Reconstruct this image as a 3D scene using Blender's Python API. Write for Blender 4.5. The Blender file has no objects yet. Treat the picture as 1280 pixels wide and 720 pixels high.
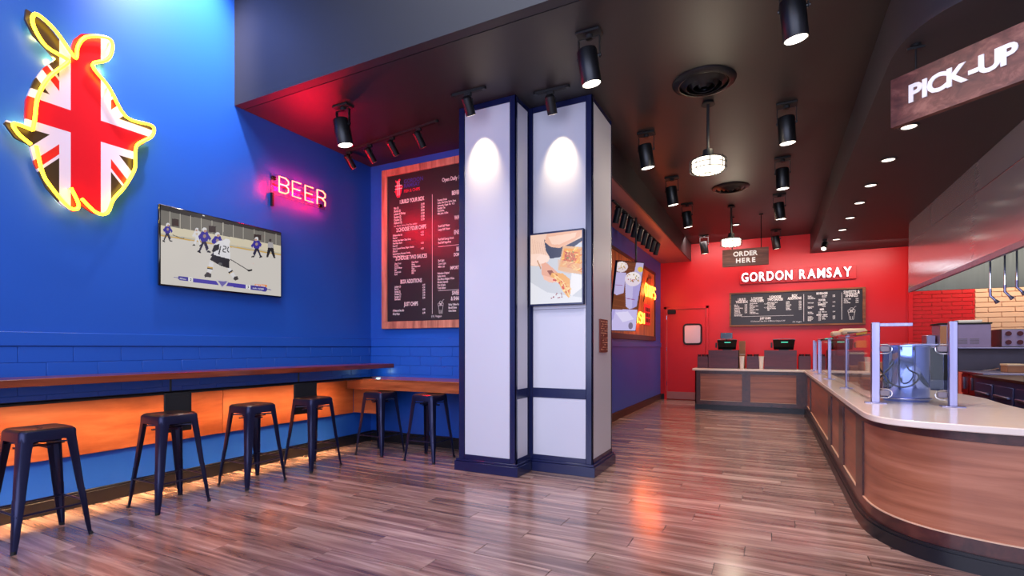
import bpy, bmesh, math, random
import numpy as np
from mathutils import Vector, Matrix
PI=math.pi
S=bpy.context.scene
COL=S.collection
random.seed(7)
# ------------------------------------------------------------------ camera
FPX=636.0
TH=math.atan((964-640)/FPX)
cd=bpy.data.cameras.new('camera'); cam=bpy.data.objects.new('camera',cd); COL.objects.link(cam)
cam.location=(0,0,1.3); cam.rotation_euler=(PI/2,0,TH)
cd.sensor_width=36; cd.lens=FPX*36/1280; cd.shift_y=(434.5-360)/1280; cd.clip_start=.05
S.camera=cam
# ------------------------------------------------------------------ world, daylight, exposure
w=bpy.data.worlds.new('world'); S.world=w; w.use_nodes=True
w.node_tree.nodes['Background'].inputs[0].default_value=(.55,.62,1,1)
w.node_tree.nodes['Background'].inputs[1].default_value=.6
S.view_settings.view_transform='Standard'; S.view_settings.look='None'
S.view_settings.exposure=0; S.view_settings.gamma=1
def aim(o,d): o.rotation_euler=Vector(d).to_track_quat('-Z','Y').to_euler()
def light(kind,loc,energy,color,d=(0,0,-1),parent=None,name='bulb',**k):
    l=bpy.data.lights.new(name,kind); l.energy=energy; l.color=color
    o=bpy.data.objects.new(name,l); COL.objects.link(o); o.location=loc; aim(o,d)
    for a,b in k.items(): setattr(l,a,b)
    if parent: o.parent=parent
    return o
# daylight through the shop window behind the camera
light('AREA',(-.5,-2.6,2.6),480,(.66,.72,1),(0,1,-.08),name='window_daylight',shape='RECTANGLE',size=8.5,size_y=4.2)
# high wall spot and an added fill panel in the tall front zone, above the frame
light('SPOT',(-4.25,2.75,5.6),1150,(1,.86,.95),(-.75,.1,-1),name='high_wall_spot',spot_size=1.15,spot_blend=.9,shadow_soft_size=.1)
light('AREA',(-1.5,1.2,6.0),260,(.85,.87,1),(0,0,-1),name='high_fill_panel',shape='RECTANGLE',size=4,size_y=1.6)  # added unseen fill to light the room evenly
# kitchen work lights, then added washes for the red wall
light('AREA',(3.4,9.6,2.9),45,(1,.9,.82),(0,0.35,-1),name='kitchen_light',shape='RECTANGLE',size=2.2,size_y=1.6)
light('AREA',(4.2,12.2,3.2),45,(1,.84,.7),(0,.5,-1),name='kitchen_light',shape='RECTANGLE',size=1.6,size_y=.5)
light('AREA',(1.1,11.9,3.35),40,(1,.8,.74),(-.1,.55,-1),name='menu_wall_fill',shape='RECTANGLE',size=2.6,size_y=.3)  # added wash brightening the red wall, no fixture
light('AREA',(-1.3,12.2,3.8),28,(1,.8,.78),(-.1,.5,-1),name='menu_wall_fill',shape='RECTANGLE',size=1.6,size_y=.3)  # second added wash for the red wall, also without fixture
# ------------------------------------------------------------------ materials
def lin(c):
    return tuple((x/255/12.92 if x/255<=.04045 else ((x/255+.055)/1.055)**2.4) for x in c)
MATS={}
def nt(name):
    m=bpy.data.materials.new(name); m.use_nodes=True; MATS[name]=m
    return m,m.node_tree,m.node_tree.nodes['Principled BSDF']
def setp(b,**k):
    for a,v in k.items():
        b.inputs[a.replace('_',' ')].default_value=v
def mat(name,rgb,rough=.5,metal=0,var=.12,scale=6,bump=.0,spec=.5,emis=None,es=0,coat=0,srgb=True):
    m,t,b=nt(name); c=lin(rgb) if srgb else rgb
    n=t.nodes; L=t.links
    setp(b,Roughness=rough,Metallic=metal); b.inputs['Specular IOR Level'].default_value=spec
    b.inputs['Coat Weight'].default_value=coat; b.inputs['Coat Roughness'].default_value=.12
    g=n.new('ShaderNodeNewGeometry'); nz=n.new('ShaderNodeTexNoise'); nz.inputs['Scale'].default_value=scale; nz.inputs['Detail'].default_value=4
    L.new(g.outputs['Position'],nz.inputs['Vector'])
    mx=n.new('ShaderNodeMix'); mx.data_type='RGBA'
    mx.inputs[6].default_value=(*[x*(1-var) for x in c],1); mx.inputs[7].default_value=(*[min(1,x*(1+var)) for x in c],1)
    L.new(nz.outputs['Fac'],mx.inputs[0]); L.new(mx.outputs[2],b.inputs['Base Color'])
    if bump:
        bp=n.new('ShaderNodeBump'); bp.inputs['Strength'].default_value=bump; bp.inputs['Distance'].default_value=.004
        n2=n.new('ShaderNodeTexNoise'); n2.inputs['Scale'].default_value=90; L.new(g.outputs['Position'],n2.inputs['Vector'])
        L.new(n2.outputs['Fac'],bp.inputs['Height']); L.new(bp.outputs['Normal'],b.inputs['Normal'])
    if emis:
        b.inputs['Emission Color'].default_value=(*emis,1); b.inputs['Emission Strength'].default_value=es
    return m
def wood(name,c1,c2,c3=None,axis=0,rough=.35,stretch=10,rnd=0,coat=.0,scale=2.2,cr=.1):
    m,t,b=nt(name); n=t.nodes; L=t.links
    c1,c2=lin(c1),lin(c2); c3=lin(c3) if c3 else c2
    g=n.new('ShaderNodeNewGeometry'); mp=n.new('ShaderNodeMapping'); mp.vector_type='POINT'
    sc=[scale*stretch]*3 if axis!='h' else [scale,scale,scale*stretch]
    if axis!='h': sc[axis]=scale
    mp.inputs['Scale'].default_value=sc
    L.new(g.outputs['Position'],mp.inputs['Vector'])
    nz=n.new('ShaderNodeTexNoise'); nz.noise_dimensions='4D'; nz.inputs['Scale'].default_value=.55; nz.inputs['Detail'].default_value=7; nz.inputs['Roughness'].default_value=.62; nz.inputs['Distortion'].default_value=.6
    L.new(mp.outputs[0],nz.inputs['Vector'])
    oi=n.new('ShaderNodeObjectInfo'); mu=n.new('ShaderNodeMath'); mu.operation='MULTIPLY'; mu.inputs[1].default_value=40
    L.new(oi.outputs['Random'],mu.inputs[0]); L.new(mu.outputs[0],nz.inputs['W'])
    r=n.new('ShaderNodeValToRGB'); e=r.color_ramp.elements
    e[0].position=.33; e[0].color=(*c1,1); e[1].position=.66; e[1].color=(*c3,1)
    k=r.color_ramp.elements.new(.5); k.color=(*c2,1)
    L.new(nz.outputs['Fac'],r.inputs[0])
    out=r.outputs[0]
    if rnd:
        hv=n.new('ShaderNodeHueSaturation'); mr=n.new('ShaderNodeMapRange')
        mr.inputs[3].default_value=1-rnd; mr.inputs[4].default_value=1+rnd
        L.new(oi.outputs['Random'],mr.inputs[0]); L.new(mr.outputs[0],hv.inputs['Value']); L.new(out,hv.inputs['Color']); out=hv.outputs[0]
    L.new(out,b.inputs['Base Color'])
    rr=n.new('ShaderNodeMapRange'); rr.inputs[3].default_value=rough*.75; rr.inputs[4].default_value=rough*1.3
    L.new(nz.outputs['Fac'],rr.inputs[0]); L.new(rr.outputs[0],b.inputs['Roughness'])
    b.inputs['Coat Weight'].default_value=coat; b.inputs['Coat Roughness'].default_value=cr
    bp=n.new('ShaderNodeBump'); bp.inputs['Strength'].default_value=.12; bp.inputs['Distance'].default_value=.003
    L.new(nz.outputs['Fac'],bp.inputs['Height']); L.new(bp.outputs['Normal'],b.inputs['Normal'])
    return m
def emit(name,c,s,srgb=False):
    m,t,b=nt(name); c=lin(c) if srgb else c
    setp(b,Roughness=.4); b.inputs['Base Color'].default_value=(*[x*.5 for x in c],1)
    b.inputs['Emission Color'].default_value=(*c,1); b.inputs['Emission Strength'].default_value=s
    return m
def metal(name,c,rough,streak=True,axis=2):
    m,t,b=nt(name); n=t.nodes; L=t.links
    setp(b,Metallic=1); b.inputs['Base Color'].default_value=(*c,1)
    g=n.new('ShaderNodeNewGeometry'); mp=n.new('ShaderNodeMapping'); sc=[60]*3; sc[axis]=1.2; mp.inputs['Scale'].default_value=sc
    nz=n.new('ShaderNodeTexNoise'); nz.inputs['Scale'].default_value=1.0
    L.new(g.outputs['Position'],mp.inputs['Vector']); L.new(mp.outputs[0],nz.inputs['Vector'])
    mr=n.new('ShaderNodeMapRange'); mr.inputs[3].default_value=rough*.6; mr.inputs[4].default_value=rough*1.5
    L.new(nz.outputs['Fac'],mr.inputs[0]); L.new(mr.outputs[0],b.inputs['Roughness'])
    return m
M=dict(
 blue=mat('blue_paint',(28,84,178),.40,var=.06,scale=1.5,bump=.08),
 blue2=mat('blue_paint_satin',(26,86,184),.34,var=.05,scale=2,bump=.04),
 red=mat('red_paint',(214,16,22),.38,var=.05,scale=1.5,bump=.05),
 redbrick=mat('red_brick_paint',(206,16,22),.42,var=.15,scale=9,bump=.35),
 redmort=mat('red_mortar',(235,110,95),.7,var=.1,scale=9),
 cream=mat('cream_tile',(226,184,150),.4,var=.06,scale=3,bump=.1),
 creammort=mat('cream_grout',(218,174,142),.7),
 ceil=mat('black_ceiling_paint',(38,35,36),.5,var=.1,scale=1,bump=.05),
 soff=mat('dark_soffit_paint',(50,46,49),.6,var=.08,scale=1,bump=.04),
 bulk=mat('charcoal_bulkhead_paint',(34,35,41),.6,var=.08,scale=1),
 pink=mat('neon_lit_soffit',(150,100,100),.5,var=.08,scale=1),  # reddish light on the soffit underside is put into this colour
 base=mat('black_baseboard',(20,20,24),.35),
 brownbase=mat('brown_baseboard',(52,26,20),.4),
 white=mat('white_laminate',(202,200,208),.42,var=.02,scale=1),
 navy=mat('navy_gloss_trim',(18,24,66),.22,var=.06,spec=.6),
 black=mat('black_metal',(14,14,16),.38,spec=.5),
 blackm=mat('matte_black',(16,16,18),.7),
 stool=mat('dark_navy_steel',(30,32,62),.33,metal=.55,var=.1),
 seat=wood('dark_stool_seat',(30,18,16),(52,32,24),(70,44,30),axis=1,rough=.3,coat=.3),
 bar=wood('dark_walnut_bar',(72,24,12),(112,44,22),(140,62,32),axis=1,rough=.3,coat=.35),
 barx=wood('dark_walnut_bar_end',(100,44,22),(150,74,38),(182,98,54),axis=0,rough=.3,coat=.35),
 pan=wood('warm_maple_panel',(150,72,34),(182,94,48),(200,114,66),axis=1,rough=.42,stretch=6,scale=1.6),
 panx=wood('warm_maple_panel_end',(140,68,34),(172,90,48),(190,108,62),axis=0,rough=.42,stretch=6,scale=1.6),
 framey=wood('counter_frame_wood',(52,24,22),(74,36,30),(88,46,38),axis=1,rough=.3,coat=.25),
 cpan=wood('counter_panel_wood',(128,72,48),(166,100,70),(190,124,92),axis='h',rough=.36,stretch=14,scale=1.2,coat=.2),
 cpany=wood('counter_panel_wood_long',(132,66,44),(164,88,60),(182,106,78),axis='h',rough=.36,stretch=12,scale=1.4,coat=.2),
 riser=wood('plum_laminate',(70,28,40),(90,40,52),(104,50,62),axis=0,rough=.4),
 plank=wood('floor_plank',(88,62,55),(146,112,99),(196,164,146),axis=0,rough=.24,stretch=15,rnd=.2,coat=.45,scale=1.5,cr=.16),
 sub=mat('floor_joint',(30,20,18),.6),
 frame=wood('weathered_frame_wood',(120,72,56),(176,118,92),(204,150,120),axis=2,rough=.5),
 frame2=wood('brown_frame_wood',(92,48,24),(134,76,40),(156,96,54),axis=0,rough=.45),
 sign=wood('sign_wood',(70,36,32),(104,60,52),(146,98,84),axis=0,rough=.6,coat=0),
 board=mat('menu_board_black',(40,34,34),.38,var=.12,scale=3),
 chalk=mat('white_print',(226,220,214),.6,emis=(.8,.78,.75),es=.12),
 printred=mat('red_print',(220,40,70),.6), printblue=mat('blue_print',(50,60,150),.6),
 letter=mat('white_sign_letter',(248,246,248),.55),
 quartz=mat('pale_quartz_top',(236,216,198),.22,var=.05,scale=14,coat=.3),
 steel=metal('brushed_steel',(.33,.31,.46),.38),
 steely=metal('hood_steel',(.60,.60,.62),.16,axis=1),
 mirror=metal('blue_tinted_steel',(.24,.34,.80),.06),  # blue tint stands in for blue reflections on the drum
 darksteel=metal('dark_hood_interior',(.14,.15,.14),.45),
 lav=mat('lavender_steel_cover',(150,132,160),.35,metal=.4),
 chrome=metal('chrome',(.8,.8,.82),.12),
 screenblack=mat('black_screen',(8,8,10),.12,spec=.6),
 paper=mat('paper_white',(232,226,214),.7), carton=mat('kraft_carton',(176,120,84),.7),
 plastred=mat('red_plastic',(190,24,22),.35), plascream=mat('cream_plastic',(232,200,160),.4),
 darkred=mat('dark_red_front',(74,20,24),.3), fryblue=mat('blue_lit_steel',(76,80,130),.3,metal=.5),  # fryer steel holds the blue light on it in its colour
 yellow=mat('yellow_label',(230,180,50),.5),
 lampglow=emit('lamp_reflector_glow',(1,.9,.78),5),
 cageglow=emit('cage_lamp_glow',(1,.88,.7),3.5),
 reces=emit('recessed_lamp_glow',(1,.86,.74),2.5),
 letglow=emit('lit_letter_face',(.95,.93,1),2.2),
 neony=emit('yellow_neon',(1,.62,.02),6.5),
 neonr=emit('red_neon',(1,.36,.16),3.2),
 neono=emit('orange_neon',(1,.30,.03),6),
 led=emit('warm_led_strip',(1,.5,.15),6), ledb=emit('green_display',(.1,.9,.6),.8),
 redled=emit('red_rim_glow',(1,.12,.12),.8),
 plaque=mat('red_brown_plaque',(110,44,34),.4), gold=mat('worn_gold',(190,130,100),.4),
 phone=mat('phone_box_red',(200,20,30),.4,emis=(.9,.03,.03),es=.5),
 poster=wood('lit_poster_wood',(150,70,30),(200,110,50),(230,150,80),axis=2,rough=.4),
 door=mat('red_door_paint',(208,20,26),.35,var=.04),
 kick=mat('worn_kickplate',(170,110,104),.4,metal=.3),
 grey=mat('grey_plastic',(120,110,120),.5),
)
M['steely'].node_tree.nodes['Principled BSDF'].inputs['Metallic'].default_value=.62
# glass
m,t,b=nt('clear_glass'); setp(b,Roughness=.02,IOR=1.22); b.inputs['Transmission Weight'].default_value=1; b.inputs['Base Color'].default_value=(.96,.98,1,1); M['glass']=m
m,t,b=nt('clear_acrylic'); setp(b,Roughness=.05,IOR=1.3); b.inputs['Transmission Weight'].default_value=1; b.inputs['Base Color'].default_value=(1,.9,.9,1); M['acrylic']=m
m,t,b=nt('frosted_door_glass'); setp(b,Roughness=.3); b.inputs['Base Color'].default_value=(.75,.6,.6,1); b.inputs['Metallic'].default_value=.4; M['frost']=m
# ------------------------------------------------------------------ mesh builder
class MB:
    def __init__(s): s.v=[]; s.f=[]; s.sm=[]
    def add(s,vs,fs,smooth=False):
        o=len(s.v); s.v+= [tuple(p) for p in vs]; s.f+=[tuple(i+o for i in f) for f in fs]; s.sm+=[smooth]*len(fs); return s
    def box(s,x0,x1,y0,y1,z0,z1,c=0):
        if c<=0:
            v=[(x,y,z) for z in (z0,z1) for x,y in ((x0,y0),(x1,y0),(x1,y1),(x0,y1))]
            return s.add(v,[(3,2,1,0),(4,5,6,7),(0,1,5,4),(1,2,6,5),(2,3,7,6),(3,0,4,7)])
        c=min(c,abs(x1-x0)/2.01,abs(y1-y0)/2.01,abs(z1-z0)/2.01)
        bm=bmesh.new(); r=bmesh.ops.create_cube(bm,size=1)
        for v in bm.verts: v.co=Vector(((x0+x1)/2+v.co.x*(x1-x0),(y0+y1)/2+v.co.y*(y1-y0),(z0+z1)/2+v.co.z*(z1-z0)))
        bmesh.ops.bevel(bm,geom=bm.edges[:],offset=c,segments=1,affect='EDGES')
        bm.verts.index_update(); s.add([v.co[:] for v in bm.verts],[[v.index for v in f.verts] for f in bm.faces]); bm.free(); return s
    def cyl(s,a,b,r,r2=None,n=12,caps=True,smooth=True):
        r2=r if r2 is None else r2; a=Vector(a); b=Vector(b); d=(b-a).normalized()
        u=d.orthogonal().normalized(); w=d.cross(u)
        vs=[a+(u*math.cos(2*PI*i/n)+w*math.sin(2*PI*i/n))*r for i in range(n)]+[b+(u*math.cos(2*PI*i/n)+w*math.sin(2*PI*i/n))*r2 for i in range(n)]
        s.add(vs,[(i,(i+1)%n,n+(i+1)%n,n+i) for i in range(n)],smooth)
        if caps: s.add(vs,[tuple(range(n-1,-1,-1)),tuple(range(n,2*n))])
        return s
    def lathe(s,prof,c=(0,0,0),n=24,smooth=True):
        vs=[]; m=len(prof)
        for i in range(n):
            a=2*PI*i/n
            for r,z in prof: vs.append((c[0]+r*math.cos(a),c[1]+r*math.sin(a),c[2]+z))
        fs=[(i*m+j,((i+1)%n)*m+j,((i+1)%n)*m+j+1,i*m+j+1) for i in range(n) for j in range(m-1)]
        return s.add(vs,fs,smooth)
    def tube(s,pts,r,n=8,closed=False):
        pts=[Vector(p) for p in pts]; k=len(pts); vs=[]; prev=None
        for i,p in enumerate(pts):
            if closed: d=pts[(i+1)%k]-pts[i-1]
            else: d=pts[min(i+1,k-1)]-pts[max(i-1,0)]
            d.normalize()
            u=prev-d*prev.dot(d) if prev is not None else d.orthogonal()
            u.normalize(); prev=u; w=d.cross(u)
            vs+=[p+(u*math.cos(2*PI*j/n)+w*math.sin(2*PI*j/n))*r for j in range(n)]
        R=range(k if closed else k-1)
        fs=[(i*n+j,i*n+(j+1)%n,((i+1)%k)*n+(j+1)%n,((i+1)%k)*n+j) for i in R for j in range(n)]
        s.add(vs,fs,True)
        if not closed: s.add(vs,[tuple(range(n-1,-1,-1)),tuple(range((k-1)*n,k*n))])
        return s
    def prism(s,poly,fn0,fn1):
        n=len(poly); vs=[fn0(*p) for p in poly]+[fn1(*p) for p in poly]
        return s.add(vs,[tuple(range(n-1,-1,-1)),tuple(range(n,2*n))]+[(i,(i+1)%n,n+(i+1)%n,n+i) for i in range(n)])
    def xyz(s,poly,z0,z1): return s.prism(poly,lambda x,y:(x,y,z0),lambda x,y:(x,y,z1))
    def tr(s,mx): s.v=[tuple(mx@Vector(p)) for p in s.v]; return s
    def mesh(s,name,m):
        me=bpy.data.meshes.new(name); me.from_pydata(s.v,[],s.f)
        me.polygons.foreach_set('use_smooth',s.sm)
        bm=bmesh.new(); bm.from_mesh(me); bmesh.ops.recalc_face_normals(bm,faces=bm.faces); bm.to_mesh(me); bm.free()
        me.set_sharp_from_angle(angle=.7); me.materials.append(MATS_(m)); me.update(); return me
    def build(s,name,m,parent=None,wld=True):
        if parent is not None and wld:
            o=WL(parent); s.v=[(p[0]-o[0],p[1]-o[1],p[2]-o[2]) for p in s.v]
        ob=bpy.data.objects.new(name,s.mesh(name,m)); COL.objects.link(ob)
        if parent is not None: ob.parent=parent
        return ob
def MATS_(m): return M[m] if isinstance(m,str) else m
def WL(o):
    v=Vector(o.location)
    while o.parent: o=o.parent; v+=Vector(o.location)
    return v
def thing(name,label,cat,loc=(0,0,0),group=None):
    o=bpy.data.objects.new(name,None); COL.objects.link(o); o.location=loc; o.empty_display_size=.1
    tag(o,label,cat,group); return o
def tag(o,label,cat,group=None):
    o['label']=label; o['category']=cat
    if group: o['group']=group
    return o
def st(o): o['kind']='structure'; return o
def dup(o,loc,label=None,rotz=None,parent=None):
    r=o.copy(); COL.objects.link(r)
    if parent is None: r.location=loc
    else: r.parent=parent
    if label: r['label']=label
    if rotz is not None: r.rotation_euler=(0,0,rotz)
    for c in list(o.children): dup(c,None,parent=r)
    return r
def text(mb,s,size,fn,bold=0,align='LEFT',depth=0,sx=1,space=1):
    c=bpy.data.curves.new('t','FONT'); c.body=s; c.size=size; c.offset=bold; c.align_x=align; c.extrude=depth; c.resolution_u=3; c.space_character=space
    o=bpy.data.objects.new('t',c); me=bpy.data.meshes.new_from_object(o)
    mb.add([fn(v.co.x*sx,v.co.y,v.co.z) for v in me.vertices],[tuple(p.vertices) for p in me.polygons])
    bpy.data.objects.remove(o); bpy.data.curves.remove(c); bpy.data.meshes.remove(me)
def smooth(pts,k=4,closed=False):
    n=len(pts); out=[]
    for i in range(n if closed else n-1):
        g=lambda j: Vector(pts[j%n] if closed else pts[min(max(j,0),n-1)])
        p0,p1,p2,p3=g(i-1),g(i),g(i+1),g(i+2)
        for a in range(k):
            t=a/k; out.append(.5*((2*p1)+(p2-p0)*t+(2*p0-5*p1+4*p2-p3)*t*t+(3*p1-p0-3*p2+p3)*t**3))
    if not closed: out.append(Vector(pts[-1]))
    return out
# picture panels: a fine mesh with painted face colours
def homog(src):
    dst=[(0,1),(1,1),(1,0),(0,0)]; A=[];B=[]
    for (x,y),(u,v) in zip(src,dst):
        A.append([x,y,1,0,0,0,-u*x,-u*y]);B.append(u);A.append([0,0,0,x,y,1,-v*x,-v*y]);B.append(v)
    h=np.append(np.linalg.solve(np.array(A,float),np.array(B,float)),1).reshape(3,3)
    def f(x,y):
        p=h@np.array([x,y,1.]); return p[0]/p[2],p[1]/p[2]
    return f
class Pic:
    def __init__(s,nx,ny,bg,src=None):
        s.nx,s.ny=nx,ny; s.a=np.zeros((ny,nx,3)); s.a[:]=lin(bg); s.H=homog(src) if src else (lambda x,y:(x,y))
        s.U,s.V=np.meshgrid((np.arange(nx)+.5)/nx,(np.arange(ny)+.5)/ny)
    def poly(s,pts,c,al=1,raw=False):
        q=pts if raw else [s.H(*p) for p in pts]
        ins=np.zeros_like(s.U,bool); n=len(q)
        for i in range(n):
            x1,y1=q[i]; x2,y2=q[(i+1)%n]
            if y1==y2: continue
            cnd=((y1>s.V)!=(y2>s.V)); xi=(x2-x1)*(s.V-y1)/(y2-y1)+x1
            ins^=cnd&(s.U<xi)
        s.a[ins]=s.a[ins]*(1-al)+np.array(lin(c))*al; return s
    def ell(s,cx,cy,rx,ry,c,al=1): return s.poly([(cx+rx*math.cos(a*PI/10),cy+ry*math.sin(a*PI/10)) for a in range(20)],c,al)
    def line(s,pts,w,c,al=1):
        for (x1,y1),(x2,y2) in zip(pts,pts[1:]):
            d=math.hypot(x2-x1,y2-y1) or 1; nx,ny=-(y2-y1)/d*w/2,(x2-x1)/d*w/2
            s.poly([(x1+nx,y1+ny),(x2+nx,y2+ny),(x2-nx,y2-ny),(x1-nx,y1-ny)],c,al)
        return s
    def build(s,name,P00,P10,P01,m,parent,P11=None):
        P00,P10,P01=map(Vector,(P00,P10,P01)); P11=Vector(P11) if P11 else P10+P01-P00; o=WL(parent); nx,ny=s.nx,s.ny
        u=np.linspace(0,1,nx+1); v=np.linspace(0,1,ny+1); U,V=np.meshgrid(u,v); U=U[...,None];V=V[...,None]
        co=((1-U)*(1-V)*np.array(P00-o)+U*(1-V)*np.array(P10-o)+(1-U)*V*np.array(P01-o)+U*V*np.array(P11-o)).reshape(-1,3)
        i=(np.arange(ny)[:,None]*(nx+1)+np.arange(nx)[None,:]).reshape(-1)
        F=np.stack([i,i+1,i+nx+2,i+nx+1],1)
        me=bpy.data.meshes.new(name); me.vertices.add(len(co)); me.vertices.foreach_set('co',co.ravel())
        me.loops.add(F.size); me.loops.foreach_set('vertex_index',F.ravel()); me.polygons.add(len(F)); me.polygons.foreach_set('loop_start',np.arange(len(F))*4)
        me.update(calc_edges=True)
        at=me.color_attributes.new('paint','FLOAT_COLOR','CORNER')
        c=np.ones((len(F),4,4)); c[:,:,:3]=s.a.reshape(-1,1,3); at.data.foreach_set('color',c.ravel())
        me.materials.append(m); ob=bpy.data.objects.new(name,me); COL.objects.link(ob); ob.parent=parent; return ob
def screen_mat(name,s,rough=.2,base=.1):
    m,t,b=nt(name); a=t.nodes.new('ShaderNodeAttribute'); a.attribute_name='paint'
    t.links.new(a.outputs['Color'],b.inputs['Emission Color']); b.inputs['Emission Strength'].default_value=s
    b.inputs['Base Color'].default_value=(.02,.02,.02,1); b.inputs['Roughness'].default_value=rough
    return m
# ================================================================== LARGE STRUCTURE
XL=-5.04; YB=5.5; XC=-2.5; YR=13.2; ZC=3.85; ZS=3.41; ZH=6.2
mb=MB(); mb.box(-5.3,6,-3,YR+.2,-.06,-.006); floor=st(mb.build('floor','sub'))
# floor planks run left to right; the nearest 300 are single objects
PW,PLn=.18,1.22
rows=[]; y=.6; i=0
pieces=[]
while y<YR:
    off=(i*.437)%1*PLn; x=-5.04-off
    while x<1.0 if y>3.7 else x<2.2:
        a,b=max(x,-5.04),x+PLn
        xr=.66 if y>4.6 else 1.1
        xl=-5.04 if y<YB else XC
        a=max(a,xl); b=min(b,xr if y>4.2 else 2.4)
        if b-a>.03: pieces.append((a,b,y))
        x+=PLn
    y+=PW; i+=1
def seen(p):
    cx,cy=(p[0]+p[1])/2,p[2]; f=-math.sin(TH)*cx+math.cos(TH)*cy; r=math.cos(TH)*cx+math.sin(TH)*cy
    if f<2.4: return 99+abs(cx)
    if abs(r/f)>1.15: return 90
    return f
pieces.sort(key=seen)
stuffmb=MB(); cache={}
for k,(a,b,y) in enumerate(pieces):
    if k<300:
        L=round(b-a,3)
        if L not in cache: cache[L]=MB().box(0,L-.003,0,PW-.003,-.006,0,c=.0015).mesh('plank','plank')
        o=bpy.data.objects.new('plank',cache[L]); COL.objects.link(o); o.location=(a,y,0); o.parent=floor
    else: stuffmb.box(a,b-.003,y,y+PW-.003,-.006,0)
if stuffmb.v: o=stuffmb.build('far_planks','plank',floor); o['kind']='stuff'
# walls
left=st(MB().box(XL-.1,XL,-3,YB+.1,0,ZH).build('wall_left','blue'))
back=st(MB().box(XL,XC+.0,YB,YB+.1,0,ZC).build('wall_back','blue2'))
corr=st(MB().box(XC-.1,XC,YB+.1,YR,0,ZC).build('wall_corridor','blue2'))
redw=st(MB().box(XC-.1,2.62,YR,YR+.1,0,ZC).build('wall_far','red'))
MB().box(2.545,2.62,YR-.03,YR,0,ZS,c=.003).build('corner_trim','red',redw)
kit=st(MB().box(2.62,3.62,YR+.03,YR+.12,0,ZC).build('wall_kitchen_brick','redmort'))
kit2=st(MB().box(3.62,6,YR+.03,YR+.12,0,ZC).build('wall_kitchen_tile','creammort'))
right=st(MB().box(6,6.1,-3,YR+.1,0,ZH).build('wall_right','white'))
front=MB(); front.box(-5.14,6.1,-3.1,-3,4.9,ZH); front.box(-5.14,6.1,-3.1,-3,0,.35)
st(front.build('wall_front','white'))
# painted blocks below the rail of the blue walls
bl=MB().box(0,.006,0,.336,0,.121,c=.002).mesh('block','blue'); bh=MB().box(0,.006,0,.166,0,.121,c=.002).mesh('block','blue')
for r in range(4):
    z=1.309-.125*(r+1)+.002; y=.7-(.17 if r%2 else 0)
    while y<YB-.03:
        half=(y+.34>YB)
        o=bpy.data.objects.new('block',bh if half else bl); COL.objects.link(o); o.location=(XL,y,z); o.parent=left; y+=.34
blx=MB().box(0,.336,-.006,0,0,.121,c=.002).mesh('block','blue2')
for r in range(3):
    z=1.309-.125*(r+1)+.002; x=-5.02-(.17 if r%2 else 0)*0+.0
    for k in range(7):
        o=bpy.data.objects.new('block',blx); COL.objects.link(o); o.location=(x+(.17 if r%2 else 0),YB,z); o.parent=back; x+=.34
st(MB().box(XL,XL+.018,-1,YB,1.313,1.42,c=.004).build('trim_1','blue'))
st(MB().box(XL+.018,-2.9,YB-.018,YB,1.313,1.42,c=.004).build('trim_2','blue2'))
st(MB().box(XC,XC+.018,YB+.1,YR,1.313,1.42,c=.004).build('trim_3','blue2'))
def baseb(name,x0,x1,y0,y1,m,h=.12):
    b=MB(); b.box(x0,x1,y0,y1,0,h-.02,c=.002)
    if abs(x1-x0)<abs(y1-y0): b.box(x0,x1-.008,y0,y1,h-.02,h,c=.003)
    else: b.box(x0,x1,y0+.008,y1,h-.02,h,c=.003)
    return st(b.build(name,m))
baseb('baseboard_left',XL,XL+.03,-1,YB,'base',.13)
baseb('baseboard_back',XL+.03,-2.9,YB-.03,YB,'base',.14)
baseb('baseboard_corridor',XC,XC+.03,YB+.1,YR,'brownbase',.14)
baseb('baseboard_far',XC+.03,-2.36,YR-.03,YR,'base',.14)
# brick and tile walls of the kitchen, piece by piece
def bricks(parent,name,x0,x1,z0,z1,bw,bh_,y,m,lim=299):
    full=MB().box(0,bw-.012,-.022,0,0,bh_-.012,c=.004).mesh(name,m); c={}
    z=z0; r=0; k=0
    while z<z1-.02:
        x=x0-(bw/2 if r%2 else 0)
        while x<x1-.02:
            a,b=max(x,x0),min(x+bw,x1)
            if b-a>.04 and k<lim:
                L=round(b-a,3)
                if abs(L-bw)<.002: me=full
                else:
                    if L not in c: c[L]=MB().box(0,L-.012,-.022,0,0,bh_-.012,c=.004).mesh(name,m)
                    me=c[L]
                o=bpy.data.objects.new(name,me); COL.objects.link(o); o.location=(a,y+random.uniform(-.002,.002),z); o.parent=parent; k+=1
            x+=bw
        z+=bh_; r+=1
bricks(kit,'brick',2.62,3.62,1.0,3.38,.32,.082,YR+.03,'redbrick')
bricks(kit2,'tile',3.62,6.0,1.3,3.3,.40,.1,YR+.03,'cream')
# ceiling, bulkheads and soffit
ceil=st(MB().box(-5.14,6.1,3.56,YR+.1,ZC,ZC+.1).build('ceiling','ceil'))
st(MB().box(-5.14,6.1,-3.1,3.55,ZH,ZH+.1).build('ceiling_front','ceil'))
st(MB().box(XL,6,3.45,3.55,ZC,ZH).build('wall_bulkhead','bulk'))
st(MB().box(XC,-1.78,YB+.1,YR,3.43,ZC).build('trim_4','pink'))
st(MB().box(-1.785,-1.76,YB+.1,YR,3.43,ZC).build('trim_5','ceil'))
so=[(.78,YR),(.78,4.75),(.785,4.55),(.81,4.37),(.87,4.2),(.97,4.06),(1.1,3.96),(1.3,3.88),(1.6,3.82),(2.4,3.76),(6,3.7),(6,YR)]
so=[so[0]]+[tuple(p)[:2] for p in smooth([(a,b,0) for a,b in so[1:10]],3)]+so[10:]
st(MB().xyz(so,ZS,ZC).build('ceiling_soffit','soff'))

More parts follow.
